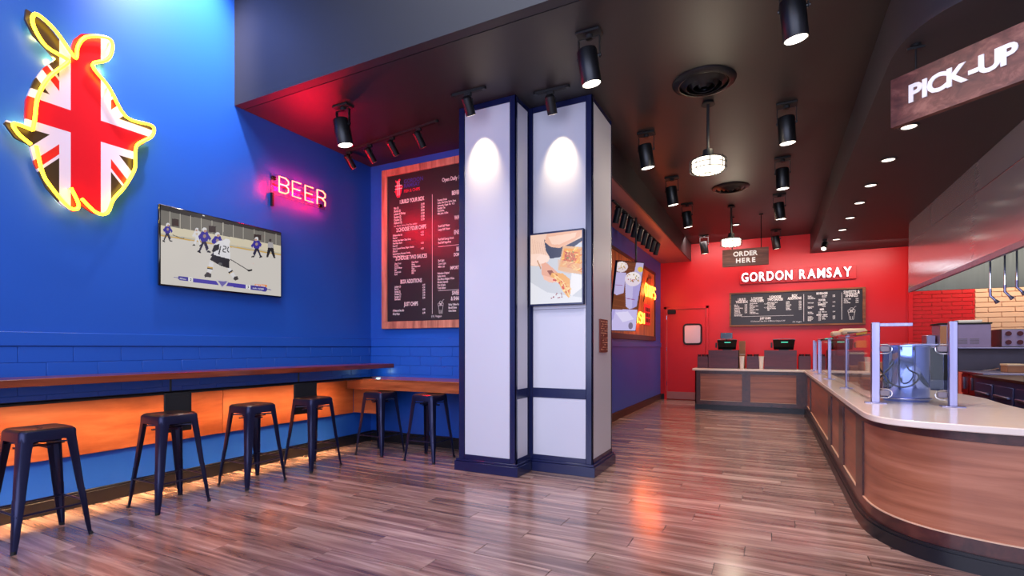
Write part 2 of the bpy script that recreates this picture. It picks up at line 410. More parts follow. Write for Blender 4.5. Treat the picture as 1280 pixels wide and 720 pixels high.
# door in the red wall
dr=st(MB().box(-2.33,-1.42,YR-.035,YR,.01,2.25,c=.004).build('door_1','door'))
f=MB(); f.box(-2.40,-2.335,YR-.06,YR,0,2.32,c=.004); f.box(-1.415,-1.35,YR-.06,YR,0,2.32,c=.004); f.box(-2.40,-1.35,YR-.06,YR,2.255,2.32,c=.004)
f.build('door_frame','door',dr)
MB().box(-2.33,-1.42,YR-.045,YR-.035,.02,.2,c=.001).build('kick_plate','kick',dr)
e=MB(); e.box(-2.338,-2.328,YR-.05,YR-.03,.05,2.26); e.box(-2.338,-1.41,YR-.05,YR-.03,2.25,2.262); e.box(-1.422,-1.41,YR-.05,YR-.03,2.05,2.26); e.build('metal_edge','kick',dr)
def rrect(x0,x1,z0,z1,r,n=4):
    out=[]
    for cx,cz,a0 in ((x1-r,z1-r,0),(x0+r,z1-r,90),(x0+r,z0+r,180),(x1-r,z0+r,270)):
        for k in range(n+1):
            a=math.radians(a0+90*k/n); out.append((cx+r*math.cos(a),cz+r*math.sin(a)))
    return out
P=rrect(-1.93,-1.52,1.39,1.87,.07)
MB().tube([(x,YR-.045,z) for x,z in P],.022,6,True).build('window_gasket','black',dr)
MB().prism(P,lambda x,z:(x,YR-.036,z),lambda x,z:(x,YR-.046,z)).build('door_pane','frost',dr)
MB().box(-2.31,-2.12,YR-.1,YR-.035,2.14,2.24,c=.01).build('door_closer','blackm',dr)
h=MB(); 
for z in (.35,1.2,2.0): h.cyl((-2.34,YR-.05,z),(-2.34,YR-.05,z+.1),.012,n=8)
h.build('hinge','chrome',dr)
MB().box(-1.47,-1.44,YR-.06,YR-.035,.98,1.12,c=.004).build('push_plate','kick',dr)

# ================================================================== PILLARS
def build_pillar(label,x0,x1,y0,y1,band):
    t=thing('pillar',label,'pillar',((x0+x1)/2,(y0+y1)/2,0))
    MB().box(x0+.012,x1-.012,y0+.012,y1-.012,0,ZC).build('core','navy',t)
    tw=.07
    g=MB()
    for x in (x0,x1-tw): g.box(x,x+tw,y0,y0+.014,.12,ZC,c=.003)
    g.box(x0+tw,x1-tw,y0,y0+.014,.12,.17,c=.002); g.box(x0+tw,x1-tw,y0,y0+.014,ZC-.06,ZC,c=.002)
    g.box(x1-.014,x1,y0,y0+tw*.55,.12,ZC,c=.003); g.box(x1-.014,x1,y1-tw*.4,y1,.12,ZC,c=.003)
    g.box(x1-.014,x1,y0,y1,.12,.17,c=.002)
    g.build('trim','navy',t)
    zz=[.17,.775,.875,ZC-.06] if band else [.17,ZC-.06]
    if band: MB().box(x0+tw,x1-tw,y0,y0+.014,.775,.875,c=.002).build('trim_band','navy',t)
    for a,b in zip(zz[::2],zz[1::2]):
        if band and b>3: # screen sits in the middle of the upper panel
            MB().box(x0+tw+.003,x1-tw-.003,y0+.006,y0+.013,a,1.7,c=.002).build('panel','white',t)
            MB().box(x0+tw+.003,x1-tw-.003,y0+.006,y0+.013,1.703,b,c=.002).build('panel','white',t)
        else: MB().box(x0+tw+.003,x1-tw-.003,y0+.006,y0+.013,a,b,c=.002).build('panel','white',t)
    return t
L_=build_pillar('white panelled pillar with navy trim, standing left and nearer, no screen on it',-2.97,-2.29,4.58,5.49,False)
R_=build_pillar('white panelled pillar with navy trim, carrying the portrait food screen',-2.33,-1.60,4.92,5.62,True)
# right faces
MB().box(-2.303,-2.292,4.625,4.86,.17,.775,c=.002).build('side_panel','white',L_)
MB().box(-2.303,-2.292,4.625,4.86,.875,ZC-.06,c=.002).build('side_panel','white',L_)
MB().box(-2.304,-2.29,4.62,4.92,.775,.875,c=.002).build('trim_band','navy',L_)
MB().box(-1.613,-1.602,4.962,5.59,.17,ZC-.06,c=.002).build('side_panel','white',R_)
g=MB(); g.box(-3.005,-2.255,4.545,4.58,0,.10,c=.003); g.box(-2.29,-2.255,4.58,4.885,0,.10,c=.003); g.box(-2.995,-2.27,4.56,4.58,.10,.125,c=.004); g.box(-2.29,-2.27,4.58,4.9,.10,.125,c=.004); g.box(-3.005,-2.97,4.58,5.4,0,.1,c=.003)
g.build('plinth','navy',L_)
g=MB(); g.box(-2.255,-1.565,4.885,4.92,0,.10,c=.003); g.box(-1.60,-1.565,4.92,5.65,0,.10,c=.003); g.box(-2.27,-1.58,4.9,4.92,.10,.125,c=.004); g.box(-1.60,-1.58,4.92,5.64,.10,.125,c=.004)
g.build('plinth','navy',R_)
# portrait screen on the right pillar
sc=thing('menu_screen','portrait screen on the white pillar showing hands holding a taco','screen',(-1.975,4.9,2.1))
MB().box(-2.275,-1.675,4.865,4.92,1.735,2.50,c=.004).build('screen_frame','navy',sc)
p=Pic(112,150,(214,214,222),[(65,98),(484,50),(484,638),(65,660)])
p.poly([(65,330),(300,270),(484,260),(484,640),(65,660)],(204,206,214))
p.poly([(65,480),(200,560),(484,600),(484,660),(65,660)],(226,226,232))
p.poly([(65,98),(484,50),(484,150),(330,190),(300,200),(215,280),(160,350),(65,345)],(240,200,176))
p.poly([(175,130),(330,190),(484,110),(484,140),(300,275),(225,285),(190,220)],(56,58,78))
p.poly([(200,80),(484,48),(470,100),(400,150),(300,200),(230,190),(180,150)],(236,180,148))
p.poly([(210,110),(440,70),(430,110),(300,170),(240,170)],(246,206,180))
for k in range(6): p.line([(80+k*18,130+k*6),(95+k*22,250+k*14)],6,(222,172,150),.6)
p.poly([(70,250),(150,245),(215,262),(222,290),(200,300),(150,330),(110,345),(66,335)],(248,214,196))
p.ell(165,290,52,34,(252,220,204)); p.line([(120,300),(150,370)],9,(190,140,100))
p.poly([(330,180),(484,190),(484,410),(400,400),(290,378)],(226,176,130))
p.poly([(340,200),(470,205),(465,370),(380,360),(305,350)],(238,160,60))
random.seed(3)
for k in range(46):
    x=random.uniform(315,470); y_=random.uniform(215,380); a=random.uniform(-1,1)
    p.line([(x,y_),(x+40*math.cos(a),y_+40*math.sin(a))],9,random.choice([(250,196,90),(232,150,60),(214,92,44),(252,214,130)]))
p.ell(385,270,45,40,(206,110,60)); 
for k in range(30): p.ell(385+random.uniform(-40,40),265+random.uniform(-38,40),5,5,random.choice([(180,60,40),(240,200,120),(120,130,60)]))
p.poly([(290,290),(484,330),(484,350),(380,410),(290,380)],(230,180,140),.55)
p.poly([(400,400),(484,420),(484,520),(400,590),(380,560)],(236,232,234))
p.poly([(155,330),(190,315),(250,365),(290,400),(290,470),(240,482),(180,450),(155,410)],(232,170,142))
p.poly([(165,420),(280,450),(284,475),(225,480),(175,455)],(244,190,164))
p.poly([(200,385),(240,380),(260,410),(230,430)],(150,84,60))
p.poly([(240,400),(330,405),(385,450),(392,560),(375,605),(330,550),(280,460),(225,430)],(236,170,90))
for k in range(40): 
    t_=random.random(); p.ell(250+130*t_+random.uniform(-22,22),420+130*t_+random.uniform(-25,25),8,7,random.choice([(214,60,34),(244,190,110),(190,80,40),(250,214,150)]))
p.line([(250,410),(330,470),(385,600)],9,(250,206,140))
for k in range(12): p.ell(225+random.uniform(0,100),590+random.uniform(-28,24),6,4,(150,50,60))
p.build('screen_picture',(-2.258,4.862,1.755),(-1.69,4.862,1.755),(-2.258,4.862,2.48),screen_mat('food_screen',1.0),sc)
# plaque
pq=thing('wall_plaque','small reddish brown upright plaque on the right side of the white pillar','plaque',(-1.6,5.27,1.43))
MB().box(-1.602,-1.585,5.14,5.41,1.25,1.60,c=.003).build('plate','plaque',pq)
g=MB(); random.seed(5)
for c in range(6):
    for r in range(13):
        if random.random()<.72: g.box(-1.586,-1.580,5.165+c*.04,5.165+c*.04+random.choice([.01,.02,.028]),1.275+r*.0245,1.275+r*.0245+random.choice([.006,.013]))
g.build('relief_dots','gold',pq)['kind']='stuff'

# ================================================================== BAR ALONG THE LEFT WALL
bar=thing('wall_bar','long dark walnut wall bar with glowing wooden backing, behind the stools','bar',(-4.85,3,0))
MB().box(XL,-4.62,-.6,YB,1.025,1.08,c=.004).build('bar_top','bar',bar)
for a,b in ((-.6,1.35),(1.354,3.3),(3.304,5.13)):
    MB().box(XL+.0,XL+.03,a,b,.425,.88,c=.003).build('backing_panel','pan',bar)
MB().box(XL+.008,XL+.02,-.6,5.13,.43,.87).build('backing_batten','black',bar)
XT=-4.70
g=MB(); g.box(XT-.025,XT+.022,-.6,5.13,.905,.917,c=.002); g.box(XT+.014,XT+.022,-.6,5.13,.892,.917); g.build('light_rail','black',bar)
MB().box(XT-.015,XT+.004,-.6,5.12,.900,.905).build('led_strip','led',bar)
for a,b,py in ((2.55,2.78,2.62),(3.89,4.20,3.98)):
    g=MB(); g.box(XT+.024,XT+.04,a,b,.56,.90,c=.003); g.box(XT+.04,XT+.043,a+.02,b-.02,.59,.87); g.build('bracket_plate','blackm',bar)
    MB().cyl((XT,py,.915),(XT,py,1.03),.009,n=8).build('support_rod','black',bar)
for k in range(6):
    light('AREA',(XT-.006,.0+k*.87,.897),4,(1,.62,.34),(-.62,0,-.78),bar,'strip_light',shape='RECTANGLE',size=.86,size_y=.02,spread=1.75)
    light('AREA',(XT-.006,.0+k*.87,.895),5,(1,.6,.28),(-.22,0,-.97),bar,'strip_light',shape='RECTANGLE',size=.86,size_y=.02,spread=.72)
for o in bar.children:
    if o.type=='LIGHT': o.location=Vector(o.location)-Vector(bar.location)
light('POINT',(-4.78,5.36,.97),.5,(.5,.85,1),name='under_bar_light',shadow_soft_size=.03)
lo=thing('corner_counter','thick orange-brown wooden counter along the back blue wall, above two stools','counter',(-3.9,5.2,0))
MB().box(XL+.1,-2.975,4.95,YB,.885,.90,c=.002).build('counter_top','barx',lo)
MB().box(XL+.09,-2.975,4.955,4.985,.764,.885,c=.002).build('apron','barx',lo)
MB().box(XL+.09,-2.975,4.985,5.46,.80,.86).build('under_frame','blackm',lo)
MB().box(XL+.03,-4.5,5.135,5.165,.43,.885,c=.002).build('end_panel','panx',lo)

# ================================================================== STOOLS
def make_stool(label,loc,group):
    t=thing('bar_stool',label,'stool',loc,group)
    H=.76; a=.148
    g=MB(); P=rrect(-a,a,-a,a,.035,4)
    Q=rrect(-a+.012,a-.012,-a+.012,a-.012,.03,4)
    n=len(P); vs=[(x,y,H-.012) for x,y in P]+[(x,y,H) for x,y in Q]+[(x*.8,y*.8,H-.004) for x,y in Q]+[(x*.15,y*.15,H-.007) for x,y in Q]
    fs=[(j*n+i,j*n+(i+1)%n,(j+1)*n+(i+1)%n,(j+1)*n+i) for j in range(3) for i in range(n)]+[tuple(range(3*n,4*n))]
    g.add(vs,fs,True); g.build('seat','seat',t,False)
    g=MB()
    P2=rrect(-a-.006,a+.006,-a-.006,a+.006,.038,4)
    vs=[(x,y,H-.010) for x,y in P]+[(x,y,H-.022) for x,y in P2]+[(x*1.015,y*1.015,H-.075) for x,y in P2]+[(x*.96,y*.96,H-.075) for x,y in P2]+[(x*.95,y*.95,H-.012) for x,y in P]
    g.add(vs,[(j*n+i,j*n+(i+1)%n,(j+1)*n+(i+1)%n,(j+1)*n+i) for j in range(4) for i in range(n)],True)
    g.box(-.03,.03,-.006,.006,H-.006,H-.003)
    g.build('skirt','stool',t,False)
    for sx,sy in ((1,1),(-1,1),(-1,-1),(1,-1)):
        g=MB(); prof=[]
        lv=[(.745,.150,.072,.03),(.60,.163,.062,.028),(.33,.186,.049,.024),(.325,.189,.051,.024),(.12,.205,.036,.016),(.10,.207,.036,.016),(.0,.2135,.024,.010)]
        for z,o,w_,r in lv:
            ring=[(o-w_,o),(o-r,o),(o-r*.3,o-r*.3+.0),(o,o-r),(o,o-w_),(o-.006,o-w_),(o-.006,o-r),(o-r*.5-.003,o-r*.5-.003),(o-r,o-.006),(o-w_,o-.006)]
            prof.append([(sx*x,sy*y,z) for x,y in ring])
        m_=len(prof[0]); vs=[p for r in prof for p in r]
        fs=[(j*m_+i,j*m_+(i+1)%m_,(j+1)*m_+(i+1)%m_,(j+1)*m_+i) for j in range(len(prof)-1) for i in range(m_)]
        g.add(vs,fs); g.add(prof[-1],[tuple(range(m_))])
        lg=g.build('leg','stool',t,False)
        MB().cyl((sx*.205,sy*.205,0),(sx*.204,sy*.204,.02),.014,n=8).build('foot_cap','blackm',lg,False)
    q=.188
    for (x0,y0,x1,y1,z) in ((-q,-q,q,-q,.235),(-q,q,q,q,.235),(-q,-q,-q,q,.225),(q,-q,q,q,.225)):
        MB().cyl((x0,y0,z),(x1,y1,z),.007,n=8).build('footrest_bar','stool',t,False)
    g=MB(); s=.135
    g.box(-s,s,-.010,.010,.63,.645); g.box(-.01,.01,-s,s,.632,.643)
    g.cyl((-s,-s,.66),(s,s,.66),.006,n=6); g.cyl((-s,s,.66),(s,-s,.66),.006,n=6)
    g.build('under_brace','stool',t,False)
    return t
G='dark metal stools along the wall bar'
s0=make_stool('dark navy metal stool nearest the camera, at the left edge of the photo',(-4.435,1.625,0),G)
for (x,y,l) in ((-4.445,2.47,'dark navy metal stool in front of the first black bracket plate, second nearest'),
                (-4.455,3.235,'dark metal stool in front of glowing wood between the two black bracket plates'),
                (-4.45,3.955,'dark navy metal stool in front of the second, farther black bracket plate'),
                (-4.31,4.87,'dark navy metal stool under the left end of the thick corner counter'),
                (-3.555,4.86,'dark navy metal stool under the corner counter, right beside the white pillar')):
    dup(s0,(x,y,0),l)

# ================================================================== NEON EMBLEM
OUT=[(1.741,3.833),(1.765,3.828),(1.86,3.791),(2.027,3.62),(2.021,3.696),(2.037,3.767),(2.082,3.834),(2.163,3.879),(2.228,3.899),(2.291,3.897),(2.307,3.834),(2.273,3.73),(2.184,3.639),(2.156,3.602),(2.228,3.541),(2.318,3.431),(2.4,3.292),(2.46,3.289),(2.585,3.303),(2.629,3.272),(2.611,3.201),(2.535,3.104),(2.485,3.067),(2.485,2.944),(2.453,2.784),(2.381,2.65),(2.314,2.553),(2.277,2.444),(2.239,2.403),(2.163,2.404),(2.082,2.447),(2.068,2.404),(2.027,2.384),(1.953,2.427),(1.86,2.531),(1.79,2.692),(1.763,2.822),(1.68,2.847),(1.62,2.931),(1.632,2.959),(1.743,2.95),(1.736,3.035),(1.741,3.154),(1.786,3.319),(1.842,3.44),(1.918,3.545),(1.86,3.6),(1.783,3.66),(1.736,3.755)]
NA=[(1.763,2.926),(1.776,3.02),(1.794,3.191),(1.86,3.368),(1.97,3.53),(1.965,3.563),(1.845,3.593),(1.777,3.686),(1.761,3.763),(1.794,3.807),(1.902,3.743),(2.01,3.611),(2.033,3.613),(2.041,3.696),(2.092,3.799),(2.21,3.868),(2.273,3.865),(2.277,3.782),(2.237,3.688),(2.139,3.596),(2.255,3.471),(2.381,3.276),(2.564,3.281),(2.603,3.254),(2.577,3.175),(2.465,3.063),(2.453,2.94),(2.445,2.843),(2.369,2.673),(2.288,2.546),(2.243,2.423),(2.167,2.405),(2.065,2.493)]
NB=[(1.996,2.561),(2.045,2.445),(2.027,2.399),(1.97,2.415),(1.864,2.543),(1.818,2.636),(1.783,2.817)]
NC=[(1.763,2.926),(1.704,2.936),(1.652,2.929),(1.683,2.868),(1.754,2.816)]
# flag print: node maths on the plate's own coordinates
m,t,b=nt('flag_print'); n=t.nodes; LK=t.links
tc=n.new('ShaderNodeTexCoord'); sx_=n.new('ShaderNodeSeparateXYZ'); LK.new(tc.outputs['Object'],sx_.inputs[0])
def mth(op,a,b_=None):
    q=n.new('ShaderNodeMath'); q.operation=op
    for i,v in enumerate((a,b_)):
        if v is None: continue
        if isinstance(v,(int,float)): q.inputs[i].default_value=v
        else: LK.new(v,q.inputs[i])
    return q.outputs[0]
U,V=sx_.outputs['Y'],sx_.outputs['Z']
aU,aV=mth('ABSOLUTE',U),mth('ABSOLUTE',V)
sg=mth('SIGN',mth('MULTIPLY',U,V))
dg=mth('DIVIDE',mth('SUBTRACT',aV,mth('MULTIPLY',aU,1.15)),1.52)   # distance to the diagonal
adg=mth('ABSOLUTE',dg)
wd=mth('LESS_THAN',adg,.075); off=mth('MULTIPLY',mth('SIGN',V),mth('MULTIPLY',sg,.0))
rdg=mth('LESS_THAN',mth('ABSOLUTE',mth('SUBTRACT',dg,.03)),.026)
wc=mth('MAXIMUM',mth('LESS_THAN',aU,.175),mth('LESS_THAN',aV,.155))
rc=mth('MAXIMUM',mth('LESS_THAN',aU,.102),mth('LESS_THAN',aV,.088))
def mixc(fac,a,b_):
    q=n.new('ShaderNodeMix'); q.data_type='RGBA'; LK.new(fac,q.inputs[0])
    for i,v in ((6,a),(7,b_)):
        if isinstance(v,tuple): q.inputs[i].default_value=(*v,1)
        else: LK.new(v,q.inputs[i])
    return q.outputs[2]
WH,RD,DK=lin((226,206,220)),lin((222,20,34)),lin((62,46,30))
c=mixc(wd,DK,WH); c=mixc(rdg,c,lin((222,40,30))); c=mixc(wc,c,WH); c=mixc(rc,c,RD)
LK.new(c,b.inputs['Base Color']); setp(b,Roughness=.3); M['flag']=m
em=thing('neon_emblem','large flag-patterned neon emblem with glowing yellow outline on the blue wall','neon sign',(XL+.05,2.115,3.10))
MB().prism(OUT,lambda y,z:(XL+.05,y,z),lambda y,z:(XL+.075,y,z)).build('back_plate','flag',em)
em.children[0].modifiers.new('tri','TRIANGULATE')
for P in (NA,NB,NC):
    MB().tube(smooth([(XL+.12,y,z) for y,z in P],4),.013,8).build('neon_tube','neony',em)
g=MB()
for P in (NA,NB):
    for y,z in P[::4]: g.cyl((XL+.075,y,z),(XL+.12,y,z),.007,n=6)
for y,z in ((1.9,3.2),(2.3,3.2),(2.1,2.7),(2.1,3.6)): g.cyl((XL+.001,y,z),(XL+.06,y,z),.015,n=8)
g.build('stand_off','chrome',em)

# BEER neon
be=thing('beer_neon','red neon BEER sign on clear backing, mounted high on the blue wall','neon sign',(XL+.05,4.25,3.15))
Y0=3.87
def zt(u): return 3.245-(u-3.9)*.012
LW=.145; Hh=.175
letters={'B':[[(0,0),(0,1),(.7,1),(1,.85),(1,.65),(.7,.52),(0,.52)],[(.7,.52),(1,.38),(1,.15),(.7,0),(0,0)]],
 'E':[[(.95,1),(0,1),(0,0),(.95,0)],[(0,.52),(.85,.52)]],
 'R':[[(0,0),(0,1),(.7,1),(1,.85),(1,.62),(.7,.5),(0,.5)],[(.55,.5),(1,.3),(1,0)]],
 'C':[[(1,.85),(.7,1),(.3,1),(0,.75),(0,.25),(.3,0),(.7,0),(1,.15)]],
 'H':[[(0,0),(0,1)],[(1,0),(1,1)],[(0,.5),(1,.5)]],'I':[[(.5,0),(.5,1)]],
 'P':[[(0,0),(0,1),(.7,1),(1,.85),(1,.62),(.7,.5),(0,.5)]],
 'S':[[(1,.85),(.7,1),(.3,1),(0,.85),(0,.62),(.3,.52),(.7,.48),(1,.36),(1,.15),(.7,0),(.3,0),(0,.15)]],
 'F':[[(0,0),(0,1),(1,1)],[(0,.5),(.8,.5)]],
 '&':[[(1,0),(.2,.75),(.3,1),(.6,1),(.7,.75),(.1,.35),(.2,0),(.6,0),(1,.4)]]}
def neonword(parent,word,fn,lw,gap,h,r,m):
    x=0
    for ch in word:
        g=MB()
        for st_ in letters[ch]:
            pts=[fn(x+a*lw,b_*h) for a,b_ in st_]
            g.tube(pts,r,8)
        g.build('neon_letter',m,parent); x+=lw+gap
neonword(be,'BEER',lambda a,b_:(XL+.09,3.925+a,3.06+b_),.125,.055,.175,.0075,'neonr')
MB().box(XL+.03,XL+.036,3.86,4.63,3.03,3.26).build('acrylic_backing','acrylic',be)
g=MB(); g.box(XL+.036,XL+.05,3.88,4.61,3.135,3.15); g.box(XL,XL+.03,3.89,3.93,3.2,3.24); g.box(XL,XL+.03,4.56,4.6,3.05,3.09); g.box(XL,XL+.036,3.88,3.90,2.9,3.05)
g.build('mount_rail','black',be)
for y,z in ((4.0,3.15),(4.25,3.15),(4.5,3.14)):
    o=light('SPOT',(0,0,0),150,(1,0,.012),(-1,0,0),be,'neon_glow',spot_size=2.5,spot_blend=1,shadow_soft_size=.04); o.location=(.10,y-4.25,z-3.15)
    o=light('POINT',(0,0,0),40,(1,.0,.02),parent=be,name='neon_glow',shadow_soft_size=.06); o.location=(.03,y-4.25,z-3.15)
for y,z in NA[::2]+NB[::3]+NC[1:3]:
    o=light('POINT',(0,0,0),1.5,(1,.66,.10),parent=em,name='neon_glow',shadow_soft_size=.01); o.location=(-.014,(y-2.115)*.86+.02,(z-3.10)*.90)

# ================================================================== HOCKEY TV
tv=thing('television','wall television showing an ice hockey game, on the left blue wall','television',(XL+.1,3.32,2.24))
MB().box(XL+.045,XL+.075,2.67,3.97,1.868,2.612,c=.006).build('tv_body','screenblack',tv)
MB().box(XL,XL+.046,3.0,3.6,2.05,2.4).build('wall_mount','blackm',tv)
p=Pic(250,150,(205,200,192),[(33,50),(868,243),(868,672),(38,605)])
p.poly([(20,30),(880,235),(880,275),(20,85)],(46,42,38)); p.poly([(20,82),(880,262),(880,335),(20,190)],(116,112,104))
p.poly([(20,188),(880,330),(880,395),(20,262)],(216,206,180)); p.poly([(20,256),(880,388),(880,396),(20,266)],(206,168,90)); p.poly([(20,246),(880,380),(880,388),(20,256)],(190,186,170))
for x in (100,174,248,322,398,474,544,614,688,760,835):
    yy=80+(x-33)*.21; p.line([(x,yy),(x,yy+110-(x*.03))],4,(196,190,176))
for x in (138,400,712): p.poly([(x-25,145+(x-138)*.185),(x+25,150+(x-138)*.185),(x+25,200+(x-138)*.16),(x-25,196+(x-138)*.16)],(52,36,32))
p.poly([(20,268),(880,400),(880,690),(20,620)],(212,206,198))
p.poly([(330,120),(345,122),(345,128),(330,126)],(250,250,250))
B1,B2,WHT,BK=(50,40,150),(34,30,60),(222,220,222),(24,22,24)
def player(x,y,s,body,legs,helm,flip=1):
    f=lambda *q:[(x+a*s*flip,y+c*s) for a,c in q]
    p.poly(f((-8,40),(8,40),(24,80),(12,100),(-2,60)),legs); p.poly(f((-12,40),(6,40),(-14,78),(-24,102),(-32,96)),legs)
    p.poly(f((-18,-10),(16,-12),(26,10),(18,42),(-16,46),(-28,18)),body); p.poly(f((14,-8),(38,26),(30,40),(10,12)),body); p.poly(f((-16,-8),(-36,16),(-28,34),(-8,16)),body)
    p.ell(x,y-22*s,13*s,13*s,helm); p.ell(x+4*s*flip,y-14*s,8*s,8*s,(190,150,130)); p.ell(x,y+14*s,9*s,10*s,(200,170,120),.6)
    p.poly(f((20,92),(36,100),(34,106),(12,104)),BK); p.poly(f((-34,92),(-18,104),(-22,110),(-40,102)),BK)
player(84,208,.95,B1,B2,WHT); p.line([(120,260),(185,284),(205,282)],4,BK)
player(292,240,.9,WHT,WHT,WHT,-1); player(345,250,1.25,B1,B2,WHT); player(436,280,1.2,B1,B2,WHT); player(704,305,1.0,B1,B2,WHT,-1)
p.poly([(782,305),(815,308),(820,345),(780,342)],(170,166,166)); p.ell(797,292,9,10,(60,50,50)); p.poly([(782,342),(818,345),(832,414),(820,414),(800,365),(782,408),(770,408)],BK)
p.line([(524,425),(650,500)],5,BK); p.poly([(640,498),(676,490),(676,502),(650,508)],BK)
p.poly([(442,300),(500,290),(520,325),(525,430),(470,430),(415,395),(400,370),(415,320)],(226,224,228)); p.ell(500,305,24,22,(230,228,230))
p.poly([(412,330),(450,320),(446,360),(405,380),(398,370)],BK); p.poly([(455,335),(462,335),(450,395),(440,392)],BK)
p.line([(474,335),(494,338),(494,354),(474,356),(474,374),(496,376)],6,BK); p.line([(512,340),(504,364),(516,378)],6,BK)
p.poly([(405,395),(520,425),(518,490),(455,470),(440,462),(384,430)],BK); p.ell(455,458,14,10,(90,90,90))
p.poly([(382,440),(410,452),(402,500),(385,535),(362,530)],WHT); p.poly([(368,478),(406,484),(404,492),(366,486)],(200,160,80)); p.poly([(366,486),(404,492),(403,498),(365,493)],BK)
p.poly([(505,485),(530,490),(562,540),(548,560),(520,520)],WHT); p.poly([(512,514),(540,498),(544,506),(516,524)],BK); p.line([(516,526),(545,510)],4,(200,160,80))
p.poly([(345,538),(365,516),(392,528),(392,552),(348,552)],(60,54,52)); p.poly([(552,545),(574,540),(582,562),(560,572),(546,562)],(60,54,52))
p.poly([(160,552),(170,549),(234,556),(234,582),(172,577),(160,566)],(66,56,150)); p.poly([(234,556),(264,559),(264,586),(234,583)],(230,228,230))
p.poly([(266,560),(428,576),(446,604),(266,588)],(70,56,164)); p.poly([(512,584),(632,598),(632,626),(496,610)],(70,56,164)); p.poly([(632,598),(664,602),(664,630),(632,626)],(230,228,230))
p.poly([(664,602),(768,612),(780,626),(768,642),(664,632)],(66,56,150)); p.poly([(692,590),(774,598),(774,612),(692,604)],(236,140,60))
p.poly([(428,568),(516,576),(470,624)],(200,196,206)); p.poly([(440,574),(506,580),(470,616)],(110,100,170))
p.line([(130,556),(160,562)],4,(90,80,160)); p.line([(780,626),(804,630)],4,(90,80,160))
p.line([(244,564),(254,566),(254,572),(244,576),(256,580)],3,BK); p.line([(642,606),(652,608),(646,614),(653,618),(642,622)],3,BK)
for a,b_ in ((176,222),(680,760),(702,762)):
    x=a
    while x<b_:
        yy=(565+(x-176)*.11) if a<600 else ((620+(x-680)*.09) if a==680 else (600+(x-702)*.09))
        p.line([(x,yy-4),(x,yy+4)],4,(225,225,235)); x+=8
p.build('screen_picture',(XL+.077,2.682,1.882),(XL+.077,3.958,1.882),(XL+.077,2.682,2.600),screen_mat('tv_screen',.82),tv)
# ================================================================== MENU BOARDS
def T(g,s,x,z,size,Y,align='LEFT',bold=.0,sx=1):
    text(g,s,size,lambda a,b_,c_:(x+a,Y,z+b_),bold,align,sx=sx)
mn=thing('menu_board','tall menu board in weathered wood frame, on blue wall above the corner counter','menu board',(-3.8,5.45,2.6))
MB().box(-4.72,-2.97,5.45,5.47,1.64,3.66).build('board_panel','board',mn)
for nm,a in (('top',(-4.786,-2.95,3.64,3.735)),('bottom',(-4.786,-2.95,1.555,1.655)),('side',(-4.786,-4.69,1.655,3.64))):
    MB().box(a[0],a[1],5.43,5.5,a[2],a[3],c=.004).build('frame_rail','frame',mn)
g=MB(); Y=5.447
def H(s,x,z,sz=.088): T(g,s,x,z,sz*.85,Y,'CENTER',.0018,sx=.62)
def Ls(items,x,z,dz,sz=.046,px=None,price=None):
    for i,s in enumerate(items):
        T(g,s,x,z-i*dz,sz*.9,Y,bold=.0009,sx=.66)
        if px and price and price[i%len(price)]: T(g,price[i%len(price)],px,z-i*dz,sz*.9,Y,bold=.0009,sx=.66)
H('1.BUILD YOUR BOX',-4.28,3.245)
Ls(['Fish (2)','Shrimp (5)','Lobster & Shrimp','Sausage (2)','Chicken (3)','Halloumi (3)'],-4.58,3.18,.040,.046,-4.13,['12.99','13.99','18.99','11.99','11.99','11.99'])
T(g,'Fish, Chicken, Shrimp, Dirty Duos, Lobster',-4.58,2.94,.032,Y,sx=.7)
H('2.CHOOSE YOUR CHIPS',-4.29,2.87)
Ls(['(V)Natural Sea Salt','Dirty # 1','Cheddar, Beer Batter Chips, Gravy,','Fries Chips, Butter','Dirty # 2','Curry, Caramel Onions, Ginger, Cheddar','Dirty # 3','Smoked Bacon, Parmesan Crumbs,','Truffle, Garlic, Parsley'],-4.6,2.815,.036,.036,-4.13,['+1.75','+3.75','','','+3.75','','+3.75','',''])
H('3.CHOOSE TWO SAUCES',-4.29,2.485)
Ls(['Classic Tartar','Ketchup','Curry & Mango','Malt','Sriracha Aioli','Ranch'],-4.57,2.43,.029,.034); Ls(['Classic Ranch','Honey','Spicy Mayonnaise','Tangy','Mustard','BBQ'],-4.28,2.43,.029,.034)
H('BOX ADDITIONS',-4.29,2.165)
Ls(['Lobster (1)','Fish (1)','Shrimp (2)','Chicken (1)','Sausage (1)','Side Sauce'],-4.57,2.115,.034,.04,-4.1,['6.99','4.99','4.99','3.99','3.99','0.99'])
H('JUST CHIPS',-4.29,1.86); Ls(['(V)Natural Sea Salt','Dirty Chips'],-4.6,1.79,.045,.042,-4.1,['4.99','6.99'])
T(g,'(V) Vegan',-3.96,1.695,.042,Y)
T(g,'Open Daily 11am',-3.79,3.44,.07,Y,bold=.001,sx=.72)
H('BEVERAGES',-3.52,3.25); Ls(['Fountain Drinks','Coke, Diet Coke, Sprite, Fanta,','Lemonade, Ginger Ale   4.25','Specialty Tea','Hot Drinks','Milk, Juice, Coffee'],-3.86,3.20,.035,.038)
H('WATER',-3.52,2.93); Ls(['Small Still Water','Large Still Water'],-3.85,2.86,.045,.045)
H('ENERGY',-3.52,2.745); Ls(['Red Bull Energy Drink','Red Bull Sugarfree'],-3.85,2.69,.045,.045)
H('BEER',-3.52,2.53); H('DOMESTIC',-3.52,2.465,.07); Ls(['Bud Light','Coors Light','Miller Lite'],-3.85,2.415,.04,.042)
H('IMPORT & CRAFT',-3.52,2.30,.07); Ls(['Heineken Original','Stella Artois','Blue Moon Belgian White','Modelo Especial','Dos & Equis','Truly Seltzer'],-3.86,2.25,.038,.042)
